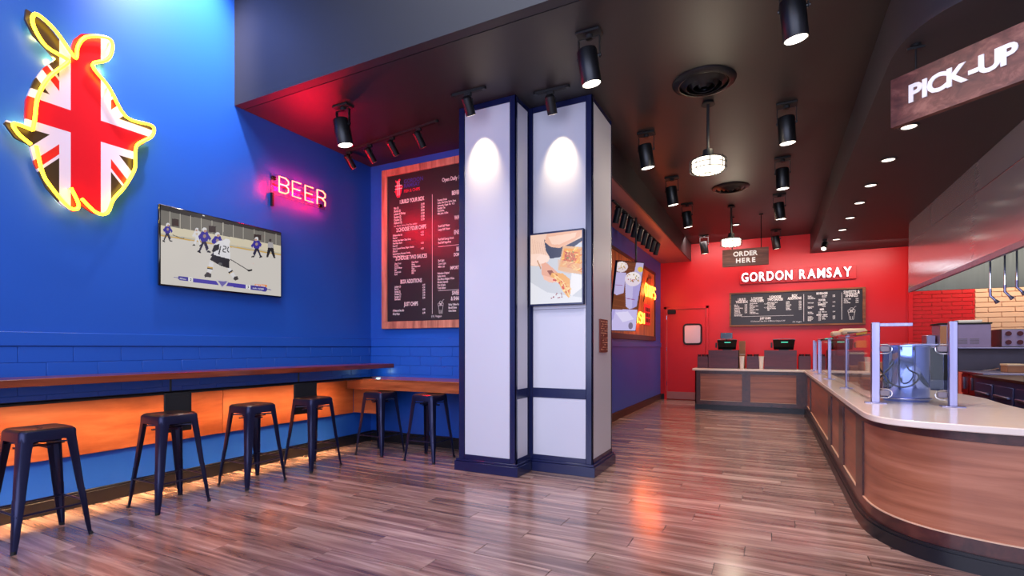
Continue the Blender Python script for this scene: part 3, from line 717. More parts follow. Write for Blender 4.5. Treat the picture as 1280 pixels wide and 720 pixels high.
H('SWEETS',-3.56,1.975,.08); H('& SHAKES',-3.56,1.905,.08); Ls(['Sticky Toffee Pudding','Biscoff Shake','Oreo Shake'],-3.69,1.84,.04,.04)
g.box(-3.945,-3.94,Y-.001,Y,1.74,3.30); g.box(-3.85,-3.2,Y-.001,Y,2.605,2.61); g.box(-3.85,-3.2,Y-.001,Y,2.035,2.04)
# milkshake line drawing
def shake(g,x,z,s,Y,r=.003):
    F_=lambda pts:g.tube([(x+a*s,Y,z+b_*s) for a,b_ in pts],r,4)
    F_([(-.3,.35),(-.18,-.5),(.18,-.5),(.3,.35)]); F_([(-.34,.36),(.34,.36)]); F_([(-.1,-.1),(-.07,-.45)]); F_([(.1,-.1),(.07,-.45)])
    for cx,cz,rr in ((-.2,.5,.16),(.18,.52,.17),(0,.68,.18),(0,.48,.12)):
        F_([(cx+rr*math.cos(a*PI/5),cz+rr*math.sin(a*PI/5)) for a in range(11)])
    F_([(.15,.7),(.35,1.0),(.45,1.0)])
shake(g,-3.81,1.80,.12,Y,.002)
g.build('menu_lettering','chalk',mn)
g=MB()
for s,z in (('GORDON',3.51),('RAMSAY',3.45)): T(g,s,-4.41,z,.075,Y,bold=.001,sx=.95)
g.build('logo_lettering_blue','printblue',mn)
g=MB(); T(g,'FISH & CHIPS',-4.41,3.385,.058,Y,bold=.001,sx=.8)
k=.145; g.prism([(-4.5+(y-2.115)*k,3.45+(z-3.1)*k*1.15) for y,z in OUT],lambda x,z:(x,Y-.001,z),lambda x,z:(x,Y,z))
lr=g.build('logo_lettering_red','printred',mn)
g=MB(); g.box(-4.56,-4.44,Y-.003,Y-.001,3.448,3.456); g.box(-4.56,-4.44,Y-.003,Y-.001,3.49,3.498); g.box(-4.517,-4.511,Y-.003,Y-.001,3.36,3.56); g.box(-4.489,-4.483,Y-.003,Y-.001,3.36,3.56); g.build('logo_cross','chalk',mn)

m2=thing('menu_board','wide black menu board with brown frame, on the red wall above the registers','menu board',(.46,13.15,2.2))
MB().box(-.85,1.76,13.15,13.19,1.82,2.575).build('board_panel','board',m2)
for a in ((-.885,1.80,2.565,2.60),(-.885,1.80,1.795,1.83),(-.885,-.85,1.83,2.565),(1.745,1.80,1.83,2.565)):
    MB().box(a[0],a[1],13.12,13.2,a[2],a[3],c=.003).build('frame_rail','frame2',m2)
g=MB(); Y=13.147
def H2(s,x,z,sz=.085): T(g,s,x,z,sz*.9,Y,'CENTER',.0028,sx=.66)
def L2(items,x,z,dz,sz=.05,px=None):
    for i,s in enumerate(items):
        T(g,s,x,z-i*dz,sz*.85,Y,bold=.0012,sx=.68)
        if px: T(g,'12.99' if i%2 else '13.99',px,z-i*dz,sz*.85,Y,bold=.0012,sx=.68)
H2('1.BUILD',-.62,2.41); H2('YOUR BOX',-.62,2.35)
L2(['Fish (2)','Shrimp (5)','Lobster & Shrimp','Sausage (2)','Chicken (3)','Halloumi (3)'],-.78,2.29,.036,.045,-.56); L2(['Fish, Chicken, Shrimp','Dirty Duos, Lobster'],-.78,2.07,.026,.034)
H2('2.CHOOSE',-.30,2.42); H2('YOUR CHIPS',-.30,2.36)
L2(['(V)Natural Sea Salt','Dirty # 1','Cheddar, Beer Batter','Chips, Gravy','Dirty # 2','Curry, Onions, Ginger','Dirty # 3','Smoked Bacon','Truffle, Garlic, Parsley'],-.45,2.32,.029,.036); T(g,'+3.75',-.15,2.30,.04,Y); T(g,'+3.75',-.15,2.21,.04,Y)
H2('3.CHOOSE',.08,2.44); H2('TWO SAUCES',.08,2.38)
L2(['Classic Tartar, Ranch','Curry & Mango','Sriracha Aioli','Spicy Mayonnaise','Mustard, Ketchup','Malt'],-.08,2.33,.035,.042)
H2('BOX',.47,2.45); H2('ADDITIONS',.47,2.39); L2(['Lobster','Fish (1)','Shrimp (2)','Chicken','Sausage','Side Sauce'],.30,2.33,.035,.042,.55)
g.box(-.63,.45,Y-.001,Y,2.028,2.034); H2('JUST CHIPS',-.12,1.955,.075); T(g,'(V)Natural Sea Salt 4.99',-.43,1.9,.045,Y); T(g,'Dirty Chips 6.99',-.02,1.9,.045,Y); T(g,'(V) Vegan',.43,1.87,.045,Y)
g.box(.647,.655,Y-.001,Y,1.89,2.5); g.box(1.367,1.375,Y-.001,Y,1.91,2.5)
H2('BEVERAGES',1.0,2.48,.07); L2(['Fountain','Coke, Sprite','Fanta, Lemonade'],.73,2.44,.028,.036); L2(['Tea, Coffee','Milk, Juice'],1.0,2.44,.028,.036,1.2)
H2('WATER',1.0,2.335,.065); L2(['Small, Large'],.73,2.29,.03,.04,.92); L2(['Sparkling'],1.02,2.29,.03,.04,1.2)
H2('ENERGY',1.0,2.235,.065); L2(['Energy Drink','Sugarfree'],.73,2.2,.026,.036); L2(['Tropical'],1.0,2.2,.03,.036,1.19)
H2('BEER',1.0,2.125,.065); L2(['Bud Light','Coors Light'],.73,2.08,.028,.038,.93); L2(['Miller Lite'],1.0,2.08,.03,.038,1.2)
H2('IMPORT & CRAFT',1.0,2.01,.045); L2(['Heineken','Stella Artois','Blue Moon','Modelo'],.73,1.98,.028,.038,.93); L2(['Dos & Equis','Truly','Corona'],1.0,1.98,.028,.038,1.2)
H2('SWEETS &',1.55,2.47,.11); H2('SHAKES',1.55,2.40,.11); L2(['Sticky Toffee','Pudding','Oreo Shake'],1.41,2.345,.04,.042,1.62)
shake(g,1.55,2.0,.19,Y,.004)
g.build('menu_lettering','chalk',m2)

# ================================================================== LIT NAME SIGN AND HANGING SIGNS
sg_=thing('wall_sign','brightly lit white capital letters on red panel, above the wide menu board','sign',(.5,13.1,2.95))
MB().box(-.66,1.64,13.13,13.2,2.79,3.085,c=.004).build('sign_panel','red',sg_)
wtxt='GORDON RAMSAY'
def letters3d(parent,s,size,fn,bold,face,side,depth,targetw,sx=1):
    # every letter a part of its own, evenly set
    c=bpy.data.curves.new('t','FONT'); c.size=size; c.offset=bold; ws=[]
    for ch in s:
        c.body=ch if ch!=' ' else 'i'; o=bpy.data.objects.new('t',c); me=bpy.data.meshes.new_from_object(o)
        xs=[v.co.x for v in me.vertices]; ws.append((min(xs)*sx,max(xs)*sx) if ch!=' ' else (0,size*.25)); bpy.data.objects.remove(o); bpy.data.meshes.remove(me)
    tot=sum(b-a for a,b in ws); gap=(targetw-tot)/(len(s)-1); x=0
    for ch,(a,b) in zip(s,ws):
        if ch!=' ':
            g=MB(); text(g,ch,size,lambda X,Y_,Z,x=x,a=a:fn(X-a+x,Y_,Z+depth/2),bold,depth=depth/2,sx=sx)
            ob=g.build('letter',side,parent)
            if face: 
                g=MB(); text(g,ch,size,lambda X,Y_,Z,x=x,a=a:fn(X-a+x,Y_,depth+.002),bold,sx=sx); g.build('letter_face',face,ob)
        x+=b-a+gap
letters3d(sg_,wtxt,.29,lambda a,b_,c_:(-.62+a,13.1-c_,2.84+b_),.006,'letglow','letter',.05,2.16,.74)
oh=thing('hanging_sign','small brown wooden ORDER HERE sign hanging by rods above the registers','sign',(-.45,10.8,3.04))
MB().box(-.856,-.041,10.8,10.84,2.88,3.215,c=.003).build('sign_board','sign',oh)
g=MB()
for x in (-.68,-.17): g.cyl((x,10.82,3.21),(x,10.82,ZC),.008,n=8); g.cyl((x,10.82,ZC-.02),(x,10.82,ZC),.04,n=12)
g.build('hanging_rod','black',oh)
letters3d(oh,'ORDER',.125,lambda a,b_,c_:(-.66+a,10.795-c_,3.075+b_),.004,None,'letter',.006,.43)
letters3d(oh,'HERE',.125,lambda a,b_,c_:(-.61+a,10.795-c_,2.945+b_),.004,None,'letter',.006,.34)
pu=thing('hanging_sign','large brown wooden PICK-UP sign hanging at top right of photo','sign',(.77,4.52,3.06))
dx,dy=.773,-.635; nx,ny=-dy,dx  # n points away from the viewer
def PU(a,z,c_=0): return (.77+dx*a-(-ny)*0-nx*c_*(-1)*-1, 4.52+dy*a-ny*c_, z)
g=MB(); q=[(0,0),(1.5,0),(1.5,.045),(0,.045)]
g.xyz([(.77+dx*a+nx*c_,4.52+dy*a+ny*c_) for a,c_ in q],2.885,3.23); g.build('sign_board','sign',pu)
letters3d(pu,'PICK-UP',.165,lambda a,b_,c_:(.77+dx*(a+.12)-nx*(c_+.001),4.52+dy*(a+.12)-ny*(c_+.001),3.018+b_),.006,None,'letter',.008,.585)
g=MB()
for a in (.15,.82,1.35):
    x,y=.77+dx*a+nx*.02,4.52+dy*a+ny*.02; g.cyl((x,y,3.23),(x,y,ZS),.006,n=8); g.cyl((x,y,ZS-.015),(x,y,ZS),.035,n=12); g.box(x-.05,x+.05,y-.012,y+.012,ZS-.03,ZS-.015)
g.build('hanging_rod','black',pu)

# ================================================================== CORRIDOR POSTER AND SCREEN
po=thing('neon_poster','wood-look lit wall board with orange neon CHIPS lettering, behind the milkshake screen','sign',(XC+.03,10.2,2.3))
MB().box(XC,XC+.03,8.0,12.26,1.56,3.02).build('poster_board','poster',po)
g=MB(); g.box(XC,XC+.05,7.95,12.36,1.46,1.565,c=.004); g.box(XC,XC+.05,12.26,12.34,1.565,3.08,c=.004); g.box(XC,XC+.05,7.95,12.34,3.02,3.08,c=.004); g.build('poster_frame','brownbase',po)
neonword(po,'CHIPS',lambda a,b_:(XC+.07,11.12+a,2.43+b_),.17,.06,.27,.013,'neono')
neonword(po,'FISH',lambda a,b_:(XC+.07,10.06+a,1.81+b_),.19,.07,.23,.013,'neono')
g=MB(); g.box(XC+.03,XC+.05,11.17,11.73,1.80,2.26,c=.004); g.build('phone_box','phone',po)
g=MB()
for z in (1.86,1.98,2.10): 
    for y in (11.24,11.40,11.56): g.box(XC+.05,XC+.054,y,y+.11,z,z+.085)
g.build('phone_box_panes','brownbase',po)
g=MB(); 
for k in range(3): g.box(XC+.03,XC+.034,11.6+k*.15,11.62+k*.15,2.75,2.95)
g.tube([(XC+.04,11.1,2.3),(XC+.04,11.5,2.85),(XC+.04,11.9,2.9)],.01,6); g.build('poster_print','brownbase',po)
for y,z in ((11.4,2.56),(12.0,2.56),(10.5,1.93)):
    o=light('POINT',(0,0,0),9,(1,.14,.04),parent=po,name='neon_glow',shadow_soft_size=.08); o.location=(.12,y-10.2,z-2.3)
ms=thing('advert_screen','upright milkshake screen hanging beyond the white pillar','screen',(-2.3,9.05,2.2))
TL,TR,BR,BL=[Vector((a[0]*.9,a[1]*.9,1.3+(a[2]-1.3)*.9)) for a in ((-2.429,8.739,2.822),(-2.047,9.199,2.821),(-2.224,9.364,1.61),(-2.541,8.985,1.604))]
# true rectangle through the screen's centre line
ax=(TR-TL).normalized(); up=((TL+TR)/2-(BL+BR)/2).normalized(); nn=ax.cross(up).normalized(); up=nn.cross(ax)*1
ctr=(TL+TR+BL+BR)/4; W2,H2_=.252,.553
def SP(u,v,d=0): return ctr+ax*(u-.5)*2*W2+up*(v-.5)*2*H2_+nn*d
cs=[SP(u,v) for u,v in ((-.02,-.01),(1.02,-.01),(1.02,1.01),(-.02,1.01))]
g=MB(); vs=[tuple(c-nn*.005) for c in cs]+[tuple(c-nn*.05) for c in cs]
g.add(vs,[(0,1,2,3),(7,6,5,4),(0,4,5,1),(1,5,6,2),(2,6,7,3),(3,7,4,0)]); g.build('screen_body','screenblack',ms)
c0=SP(.5,.5,-.05); MB().cyl(c0+ax*.22+Vector((0,0,.3)),(c0.x+ax.x*.22,c0.y+ax.y*.22,3.43),.015,n=8).build('hanging_pole','black',ms)
p=Pic(80,140,(110,56,30),[(50,142),(243,158),(190,628),(33,628)])
for k in range(12): p.line([(30,150+k*40),(245,190+k*40)],6,(140,76,44),.5)
p.poly([(188,155),(245,160),(225,290),(175,230)],(186,172,214)); p.ell(218,210,20,22,(226,190,90))
p.poly([(38,230),(118,240),(105,390),(60,405),(38,390)],(188,176,220)); p.ell(80,190,48,44,(222,206,214)); p.ell(78,170,30,20,(238,226,220))
p.poly([(112,295),(226,300),(195,480),(150,498),(125,480)],(192,182,226)); p.poly([(170,300),(226,300),(195,480),(165,494)],(170,158,214)); p.ell(168,285,58,55,(226,210,224)); p.ell(168,260,44,28,(240,228,228))
random.seed(2)
for k in range(24): p.ell(165+random.uniform(-45,45),270+random.uniform(-30,35),4,4,random.choice([(200,150,60),(120,130,60),(180,80,70)]))
for k in range(14): p.ell(78+random.uniform(-35,35),190+random.uniform(-25,25),4,4,(200,160,80))
p.line([(45,330),(95,335)],4,(150,80,140)); p.line([(120,425),(185,435)],5,(150,90,150))
p.poly([(30,500),(200,500),(190,640),(30,640)],(196,186,232)); p.poly([(60,520),(140,512),(180,560),(110,580)],(220,212,244)); p.ell(160,600,14,20,(120,110,140)); p.poly([(30,505),(60,500),(50,560),(30,580)],(172,160,220))
p.build('screen_picture',SP(0,0),SP(1,0),SP(0,1),screen_mat('milkshake_screen',.95),ms)

# ================================================================== CEILING FIXTURES
def make_pendant():
    t=thing('ceiling_spotlight','x','ceiling light',(0,0,ZC),'black cylinder spotlights hanging under the ceiling')
    g=MB(); g.box(-.10,.10,-.06,.06,-.02,0,c=.004); g.cyl((0,0,-.05),(0,0,-.02),.03,n=10); g.build('mount_plate','blackm',t,False)
    g=MB()
    for s in (-1,1): g.box(s*.088-.004,s*.088+.004,-.012,.012,-.22,-.045)
    g.box(-.092,.092,-.012,.012,-.05,-.042); g.cyl((-.10,0,-.2),(-.075,0,-.2),.012,n=8); g.cyl((.10,0,-.2),(.075,0,-.2),.012,n=8)
    g.build('yoke','black',t,False)
    b=MB().lathe([(0,.14),(.06,.14),(.078,.132),(.082,.12),(.082,-.135),(.078,-.14),(.072,-.135),(.066,-.09)],n=24).build('lamp_body','black',t,False); b.location=(0,0,-.275)
    e=MB().lathe([(.078,-.139),(.071,-.134),(.05,-.085),(0,-.08)],n=24).build('reflector','lampglow',b,False)
    l=light('SPOT',(0,0,-.16),60,(1,.87,.76),parent=b,spot_size=1.5,spot_blend=.6,shadow_soft_size=.06); l.location=(0,0,-.16)
    return t
p0=make_pendant(); first=True
for (x,y,tl,l) in ((-1.315,3.96,.12,'large black cylinder spotlight above and left of the front round ceiling vent'),
    (.14,4.03,.10,'largest black cylinder spotlight, cut by the top edge of the photo'),
    (-1.325,6.12,0,'black cylinder spotlight between the white pillar top and the caged lamp'),
    (.145,6.05,.06,'black cylinder spotlight above and right of the near caged lamp, with glaring white mouth'),
    (.135,7.76,.03,'black cylinder spotlight right of the small far ceiling vent, upper of two close together'),
    (.12,9.56,0,'black cylinder spotlight right of the small far ceiling vent, lower of two close together'),
    (-1.326,7.89,0,'grey-sided black cylinder spotlight in the left row, beside the small far vent'),
    (-1.33,9.46,0,'dark cylinder spotlight just beyond the grey-sided one, beside the corridor bulkhead'),
    (-1.36,12.3,0,'small black cylinder spotlight against the red wall, left of the far caged lamp'),
    (.09,12.4,0,'small black cylinder spotlight against the red wall, right of the ORDER HERE sign'),
    (-4.03,3.98,0,'black cylinder spotlight with blue sheen, above the red BEER neon')):
    if first: o=p0; o.location=(x,y,ZC); o['label']=l; first=False
    else: o=dup(p0,(x,y,ZC),l)
    if tl:
        for c in o.children:
            if c.name.startswith('lamp_body'): c.rotation_euler=(tl,-tl,0)
def cage(x,y,drop,r,label):
    t=thing('cage_lamp',label,'ceiling light',(x,y,ZC),'caged round lamps on rods')
    g=MB(); g.cyl((0,0,-.03),(0,0,0),.07,.05,n=16); g.cyl((0,0,-drop),(0,0,-.02),.014,n=10); g.build('rod','blackm',t,False)
    MB().lathe([(0,-drop+.10),(.05,-drop+.10),(.06,-drop+.03),(r*.9,-drop+.0),(r*.92,-drop-.01),(0,-drop-.01)],n=28).build('canopy','blackm',t,False)
    MB().lathe([(r*.86,-drop-.01),(r*.88,-drop-.02),(r*.87,-drop-.10),(r*.8,-drop-.118),(0,-drop-.124)],n=28).build('glass_shade','cageglow',t,False)
    g=MB()
    for z in (-drop-.015,-drop-.06,-drop-.11): g.tube([(r*math.cos(a*PI/14),r*math.sin(a*PI/14),z) for a in range(28)],.0045,5,True)
    for k in range(8):
        a=k*PI/4+.2; g.tube([(r*math.cos(a),r*math.sin(a),-drop),(r*math.cos(a),r*math.sin(a),-drop-.11),(r*.8*math.cos(a),r*.8*math.sin(a),-drop-.13),(0,0,-drop-.134)],.0045,5)
    g.build('cage','blackm',t,False)
    l=light('POINT',(0,0,0),24,(1,.86,.66),parent=t,shadow_soft_size=.1); l.location=(0,0,-drop-.22)
    l=light('POINT',(0,0,0),2.2,(1,.85,.6),parent=t,shadow_soft_size=.03,name='upper_bulb'); l.location=(.08,-.05,-drop+.16)
cage(-.584,5.63,.60,.18,'glowing caged round lamp on black rod, the larger nearer one')
cage(-.64,9.93,.60,.18,'glowing caged round lamp on rod, smaller far one over ORDER HERE sign')
def vent(x,y,r,label):
    t=thing('ceiling_vent',label,'vent',(x,y,ZC))
    for k,(a,b_,d) in enumerate(((1,.80,.035),(.72,.56,.05),(.48,.34,.06),(.26,.12,.065))):
        MB().lathe([(r*a,-.004-(.0 if k==0 else .012)),(r*a*.97,-.018),(r*b_,-d),(r*b_*.97,-d+.004),(r*b_*1.0,-d+.012),(r*a*.94,-.006)],n=32).build('vent_ring','black',t,False)
    MB().lathe([(0,-.002),(r*.9,-.002),(r*.9,-.001)],n=32).build('vent_backing','black',t,False)
vent(-.575,5.18,.29,'large black round ceiling vent nearest the camera')
vent(-.578,8.78,.28,'smaller-looking black round ceiling vent beyond the caged lamp')
def recessed(x,y,z,label,grp,power=10):
    t=thing('recessed_light',label,'ceiling light',(x,y,z),grp)
    MB().lathe([(.085,-.001),(.084,-.008),(.068,-.012),(.062,.02)],n=24).build('trim_ring','ceil',t,False)
    MB().lathe([(.062,-.006),(.03,-.003),(0,-.003)],n=24).build('lens','reces',t,False)
    l=light('SPOT',(0,0,-.03),power,(1,.85,.72),parent=t,spot_size=1.7,spot_blend=.6,shadow_soft_size=.04); l.location=(0,0,-.03)
for k,y in enumerate((6.04,7.0,8.0,8.89,9.85,10.79,11.69)):
    recessed(1.16+(.01 if k<2 else -.005*k),y,ZS,('recessed downlight in the soffit over the counter, '+['just below the PICK-UP sign','second from the camera','third from the camera','fourth from the camera','fifth from the camera','second farthest, unlit looking','farthest from the camera, near the red wall'][k]),'recessed downlights in the counter soffit',30)
recessed(-.65,11.5,ZC,'faint recessed downlight in main ceiling left of ORDER HERE rods','recessed lights in main ceiling',5)
recessed(.2,11.4,ZC,'faint recessed downlight in main ceiling behind the right spotlight row','recessed lights in main ceiling',5)
# track lights
def head_mesh():
    pass
def make_head(label,loc,d,group,m='black',power=0,col=(1,.9,.7),size=.7,r=.045,L=.15,rim=None,blend=.5):
    """track head: clip, yoke and tilted can pointing along d"""
    t=thing('track_spotlight',label,'track light',loc,group)
    d=Vector(d).normalized(); c=Vector((0,0,-.11))
    g=MB(); g.box(-.035,.035,-.018,.018,-.03,0,c=.003); g.cyl((0,0,-.075),(0,0,-.03),.014,n=8); g.build('track_adapter','blackm',t,False)
    g=MB(); a=c-d*L*.35; b_=c+d*L*.65
    g.cyl(a,b_,r,n=16); g.cyl(a-d*.02,a,r*.6,r,n=16); g.build('lamp_can',m,t,False)
    g=MB(); u=d.cross(Vector((0,0,1))); u.normalize()
    for s in (-1,1): g.tube([c+u*s*(r+.006),c+u*s*(r+.006)+Vector((0,0,.04)),Vector((0,0,-.07))],.005,5)
    g.build('yoke','black',t,False)
    g=MB(); g.cyl(b_,b_+d*.002,r*.85,n=16); g.build('lens',rim or 'reces',t,False)
    if power:
        l=light('SPOT',(0,0,0),power,col,d,t,spot_size=size,spot_blend=blend,shadow_soft_size=.02); l.location=b_+d*.02
    return t
def track(name,label,p0_,p1_,z):
    t=thing('lighting_track',label,'track',((p0_[0]+p1_[0])/2,(p0_[1]+p1_[1])/2,z))
    a,b_=Vector((*p0_,z-.012)),Vector((*p1_,z-.012)); d=(b_-a).normalized(); u=Vector((-d.y,d.x,0))*.017
    g=MB(); g.xyz([tuple((q)[:2]) for q in (a+u,b_+u,b_-u,a-u)],z-.024,z); g.build('rail','blackm',t)
    g=MB()
    for q in (a,b_): g.cyl(q+Vector((0,0,-.015)),q+Vector((0,0,.008)),.022,n=10)
    g.build('end_cap','black',t)
track('t','short black lighting track above the left white pillar',(-2.86,4.30),(-2.50,4.31),ZC)
track('t','short black lighting track above the right white pillar',(-2.10,4.64),(-1.76,4.65),ZC)
make_head('single black track head lighting the left white pillar',(-2.68,4.30,ZC-.025),(.02,.62,-1),'track heads at the pillars',power=62,size=1.0,col=(1,.80,.46),r=.05,L=.16,blend=1)
make_head('single black track head lighting the right white pillar',(-1.94,4.645,ZC-.025),(.0,.60,-1),'track heads at the pillars',power=62,size=1.0,col=(1,.80,.46),r=.05,L=.16,blend=1)
track('t','long black lighting track near the blue corner, aimed at the menu board',(-4.9,4.90),(-3.34,4.70),ZC)
for k,(x,l) in enumerate(((-4.85,'track head at far left end of the corner track, half hidden by a spotlight'),(-4.46,'second track head from the left on the corner track'),(-4.06,'third track head from the left on the corner track'),(-3.62,'rightmost track head on the corner track'))):
    make_head(l,(x,4.90-(x+4.9)*.128,ZC-.025),(.15,.8,-1),'track heads near the blue corner',power=2.2,col=(1,.25,.3) if k<2 else (1,.6,.45),size=1.0,r=.042,L=.17,rim='redled')
track('t','black lighting track under the corridor bulkhead',(-2.03,7.2),(-2.05,10.6),3.43)
for k in range(9):
    make_head('black track head in the dense row under the corridor bulkhead, '+['nearest','second nearest','third nearest','fourth nearest','middle','fourth farthest','third farthest','second farthest','farthest'][k]+' of the nine',(-2.03,7.45+k*.365,3.405),(-.32,.25,-1),'nine track heads under the corridor bulkhead',power=6 if k>2 else 0,col=(1,.7,.5),size=1.1,r=.05,L=.22,rim='blackm')
make_head('black track head above the camera aimed at the PICK-UP sign',(-.1,3.62,ZC),(1.15,.55,-.8),'sign lighting heads',power=45,size=.7,r=.05,L=.16,blend=1,col=(1,.9,.82))
make_head('added unseen track head brightening the counter front',(.32,3.6,ZC),(.75,.5,-3.3),'sign lighting heads',power=70,size=.9,r=.05,L=.16,blend=1,col=(1,.86,.72))  # extra head added to brighten the counter panels
make_head('small bright track head at far end of the counter soffit edge',(.93,11.6,ZS),(-.25,-.8,-.9),'soffit edge track head',power=10,r=.05,L=.18,rim='lampglow')

# ================================================================== COUNTER
top_o=[(-1.49,11.33),(.56,11.33),(.56,4.35),(.568,4.15),(.60,3.99),(.67,3.88),(.78,3.815),(.92,3.775),(1.15,3.73),(1.5,3.69),(1.9,3.67),(2.3,3.67)]
a_=[top_o[0],top_o[1]]+[tuple(p)[:2] for p in smooth([(x,y,0) for x,y in top_o[2:]],3)]
inner=[(2.3,4.55),(1.62,4.62),(1.62,5.3),(1.66,5.8),(1.60,6.4),(1.40,6.9),(1.25,7.2),(1.25,12.0),(-1.49,12.0)]
wt=thing('worktop','pale quartz worktop running along the whole service counter','worktop',(.9,7,.84))
g=MB(); g.xyz(a_+inner,.818,.86); wo=g.build('top_slab','quartz',wt); wo.modifiers.new('tri','TRIANGULATE')
bv=wo.modifiers.new('bev','BEVEL'); bv.width=.006; bv.segments=2
wo.modifiers.move(1,0)
body=[(-1.44,11.4),(.60,11.4),(.60,4.75),(.605,4.55),(.625,4.35),(.675,4.18),(.755,4.04),(.86,3.935),(1.0,3.855),(1.24,3.775),(1.6,3.73),(2.2,3.715)]
bodyp=[body[0],body[1]]+[tuple(p)[:2] for p in smooth([(x,y,0) for x,y in body[2:]],4)]
def arcl(P):
    s=[0]
    for p,q in zip(P,P[1:]): s.append(s[-1]+math.dist(p,q))
    return s
AL=arcl(bodyp); NRM=[]
for i in range(len(bodyp)):
    a=bodyp[max(i-1,0)]; b_=bodyp[min(i+1,len(bodyp)-1)]; d=Vector((b_[0]-a[0],b_[1]-a[1])).normalized(); NRM.append(Vector((d.y,-d.x)))
CORNER=AL[1]
def at(s,off):
    i=max(j for j in range(len(AL)) if AL[j]<=s+1e-6); i=min(i,len(AL)-2); f=(s-AL[i])/(AL[i+1]-AL[i]); 
    p=Vector(bodyp[i]).lerp(Vector(bodyp[i+1]),f)
    n_=NRM[i].lerp(NRM[i+1],f).normalized() if i>1 else (Vector((0,-1)) if i==0 else Vector((-1,0)))
    if abs(s-CORNER)<1e-4: n_=Vector((-1,-1))
    return p+n_*off
def strip(g,s0,s1,z0,z1,o0,o1):
    ss=[s0]+[a for a in AL if s0+1e-4<a<s1-1e-4]+[s1]
    P=[at(s,o1) for s in ss]; Q=[at(s,o0) for s in ss]
    n_=len(ss); vs=[(p.x,p.y,z) for z in (z0,z1) for p in P]+[(p.x,p.y,z) for z in (z0,z1) for p in Q]
    f=[]
    for i in range(n_-1):
        f+=[(i,i+1,n_+i+1,n_+i),(2*n_+i+1,2*n_+i,3*n_+i,3*n_+i+1),(n_+i,n_+i+1,3*n_+i+1,3*n_+i),(i+1,i,2*n_+i,2*n_+i+1)]
    f+=[(0,n_,3*n_,2*n_),(n_-1,3*n_-1,4*n_-1,2*n_-1)]
    g.add(vs,f); return g
ct=thing('service_counter','long wood-panelled service counter with rounded near end','counter',(.9,7,0))
END=AL[-1]
# straight part: stile positions by distance along Y
def sy(y): return CORNER+(11.4-y)
far=[(sy(4.83),'')]
strips=[(.0,CORNER-.0),(CORNER,END)]
for a,b_ in ((0,CORNER),(CORNER,END)):
    strip(MB(),a,b_,.10,.818,-.05,-.022).build('carcass','framey',ct)
    strip(MB(),a,b_,.755,.818,-.022,0).build('top_rail','framey',ct)
    strip(MB(),a,b_,.10,.19,-.022,0).build('bottom_rail','framey',ct)
    strip(strip(MB(),a,b_,0,.085,-.05,.03),a,b_,.085,.105,-.05,.02).build('plinth','base',ct)
holes=[(.10,.91,'cpan'),(1.06,1.88,'cpan'),(sy(11.15),sy(10.3),'cpany'),(sy(10.12),sy(7.1),'cpany'),(sy(6.77),sy(6.0),'cpany'),(sy(5.67),sy(4.86),'cpany'),(sy(4.60)+.03,END-.1,'cpan')]
ss=0
edges=[h_ for h_ in holes]
def stile(a,b_):
    if a<CORNER<b_:
        strip(MB(),a,CORNER,.19,.755,-.022,0).build('stile','framey',ct); strip(MB(),CORNER,b_,.19,.755,-.022,0).build('stile','framey',ct)
    else: strip(MB(),a,b_,.19,.755,-.022,0).build('stile','framey',ct)
for a,b_,m in holes:
    stile(ss,a); strip(MB(),a+.002,b_-.002,.193,.752,-.022,-.014).build('panel',m,ct)
    g=strip(MB(),a,b_,.19,.197,-.022,-.002); g.build('panel_bead','cream',ct); ss=b_
stile(ss,END)
g=MB(); g.box(-1.44,-1.42,11.4,11.95,0,.818); g.build('end_side','framey',ct)

# ================================================================== SNEEZE GUARD
sn=thing('sneeze_guard','clear glass screen on square steel posts along the counter','glass screen',(.74,7,.86))
posts=[(.735,4.90,1.50,.027),(.735,6.55,1.43,.02),(.72,8.30,1.43,.018),(.715,9.9,1.43,.018),(.71,11.0,1.43,.018)]
for x,y,zt_,r in posts+[(1.195,4.83,1.495,.024)]:
    g=MB(); g.box(x-r,x+r,y-r,y+r,.868,zt_,c=.003); ob=g.build('post','steel',sn)
    MB().box(x-.07,x+.07,y-.04,y+.04,.86,.869,c=.002).build('base_plate','steel',ob)
for (a,b_) in zip(posts,posts[1:]):
    MB().box(.722,.730,a[1]+.035,b_[1]-.03,.885,1.405).build('glass_pane','glass',sn)
    g=MB(); g.box(.715,.737,a[1]+.03,b_[1]-.02,1.405,1.412); g.build('glass_edge','steel',sn)
MB().box(.78,1.15,4.855,4.863,.90,1.335).build('glass_pane','glass',sn)
g=MB(); g.box(.76,.97,4.88,4.93,1.466,1.492,c=.002); g.build('shelf_arm','steel',sn)
for x,s_ in ((.76,1),(1.172,-1)):
    for z in (.945,1.29):
        pts=[(x+s_*.0,4.85,z+.035),(x+s_*.045,4.85,z+.035),(x+s_*.07,4.85,z+.018),(x+s_*.075,4.85,z),(x+s_*.07,4.85,z-.018),(x+s_*.045,4.85,z-.035),(x,4.85,z-.035)]
        cl_=MB().box(min(x,x+s_*.06),max(x,x+s_*.06),4.847,4.870,z-.022,z+.022,c=.006).build('glass_clamp','grey',sn)
        MB().tube(pts,.004,6).build('clamp_rim','chrome',cl_)
gl=MB(); gl.box(.70,.80,5.1,10.9,1.432,1.438); gl.build('top_glass','glass',sn)
dm=thing('steel_drum','large polished steel drum with blue reflections tinted in, standing on the worktop behind glass','cooking equipment',(1.01,5.30,.86))
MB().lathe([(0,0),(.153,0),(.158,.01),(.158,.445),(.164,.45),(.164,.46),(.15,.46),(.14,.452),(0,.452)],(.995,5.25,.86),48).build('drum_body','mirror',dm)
MB().box(1.0,1.22,5.24,5.32,1.318,1.33,c=.002).build('rim_plate','steel',dm)
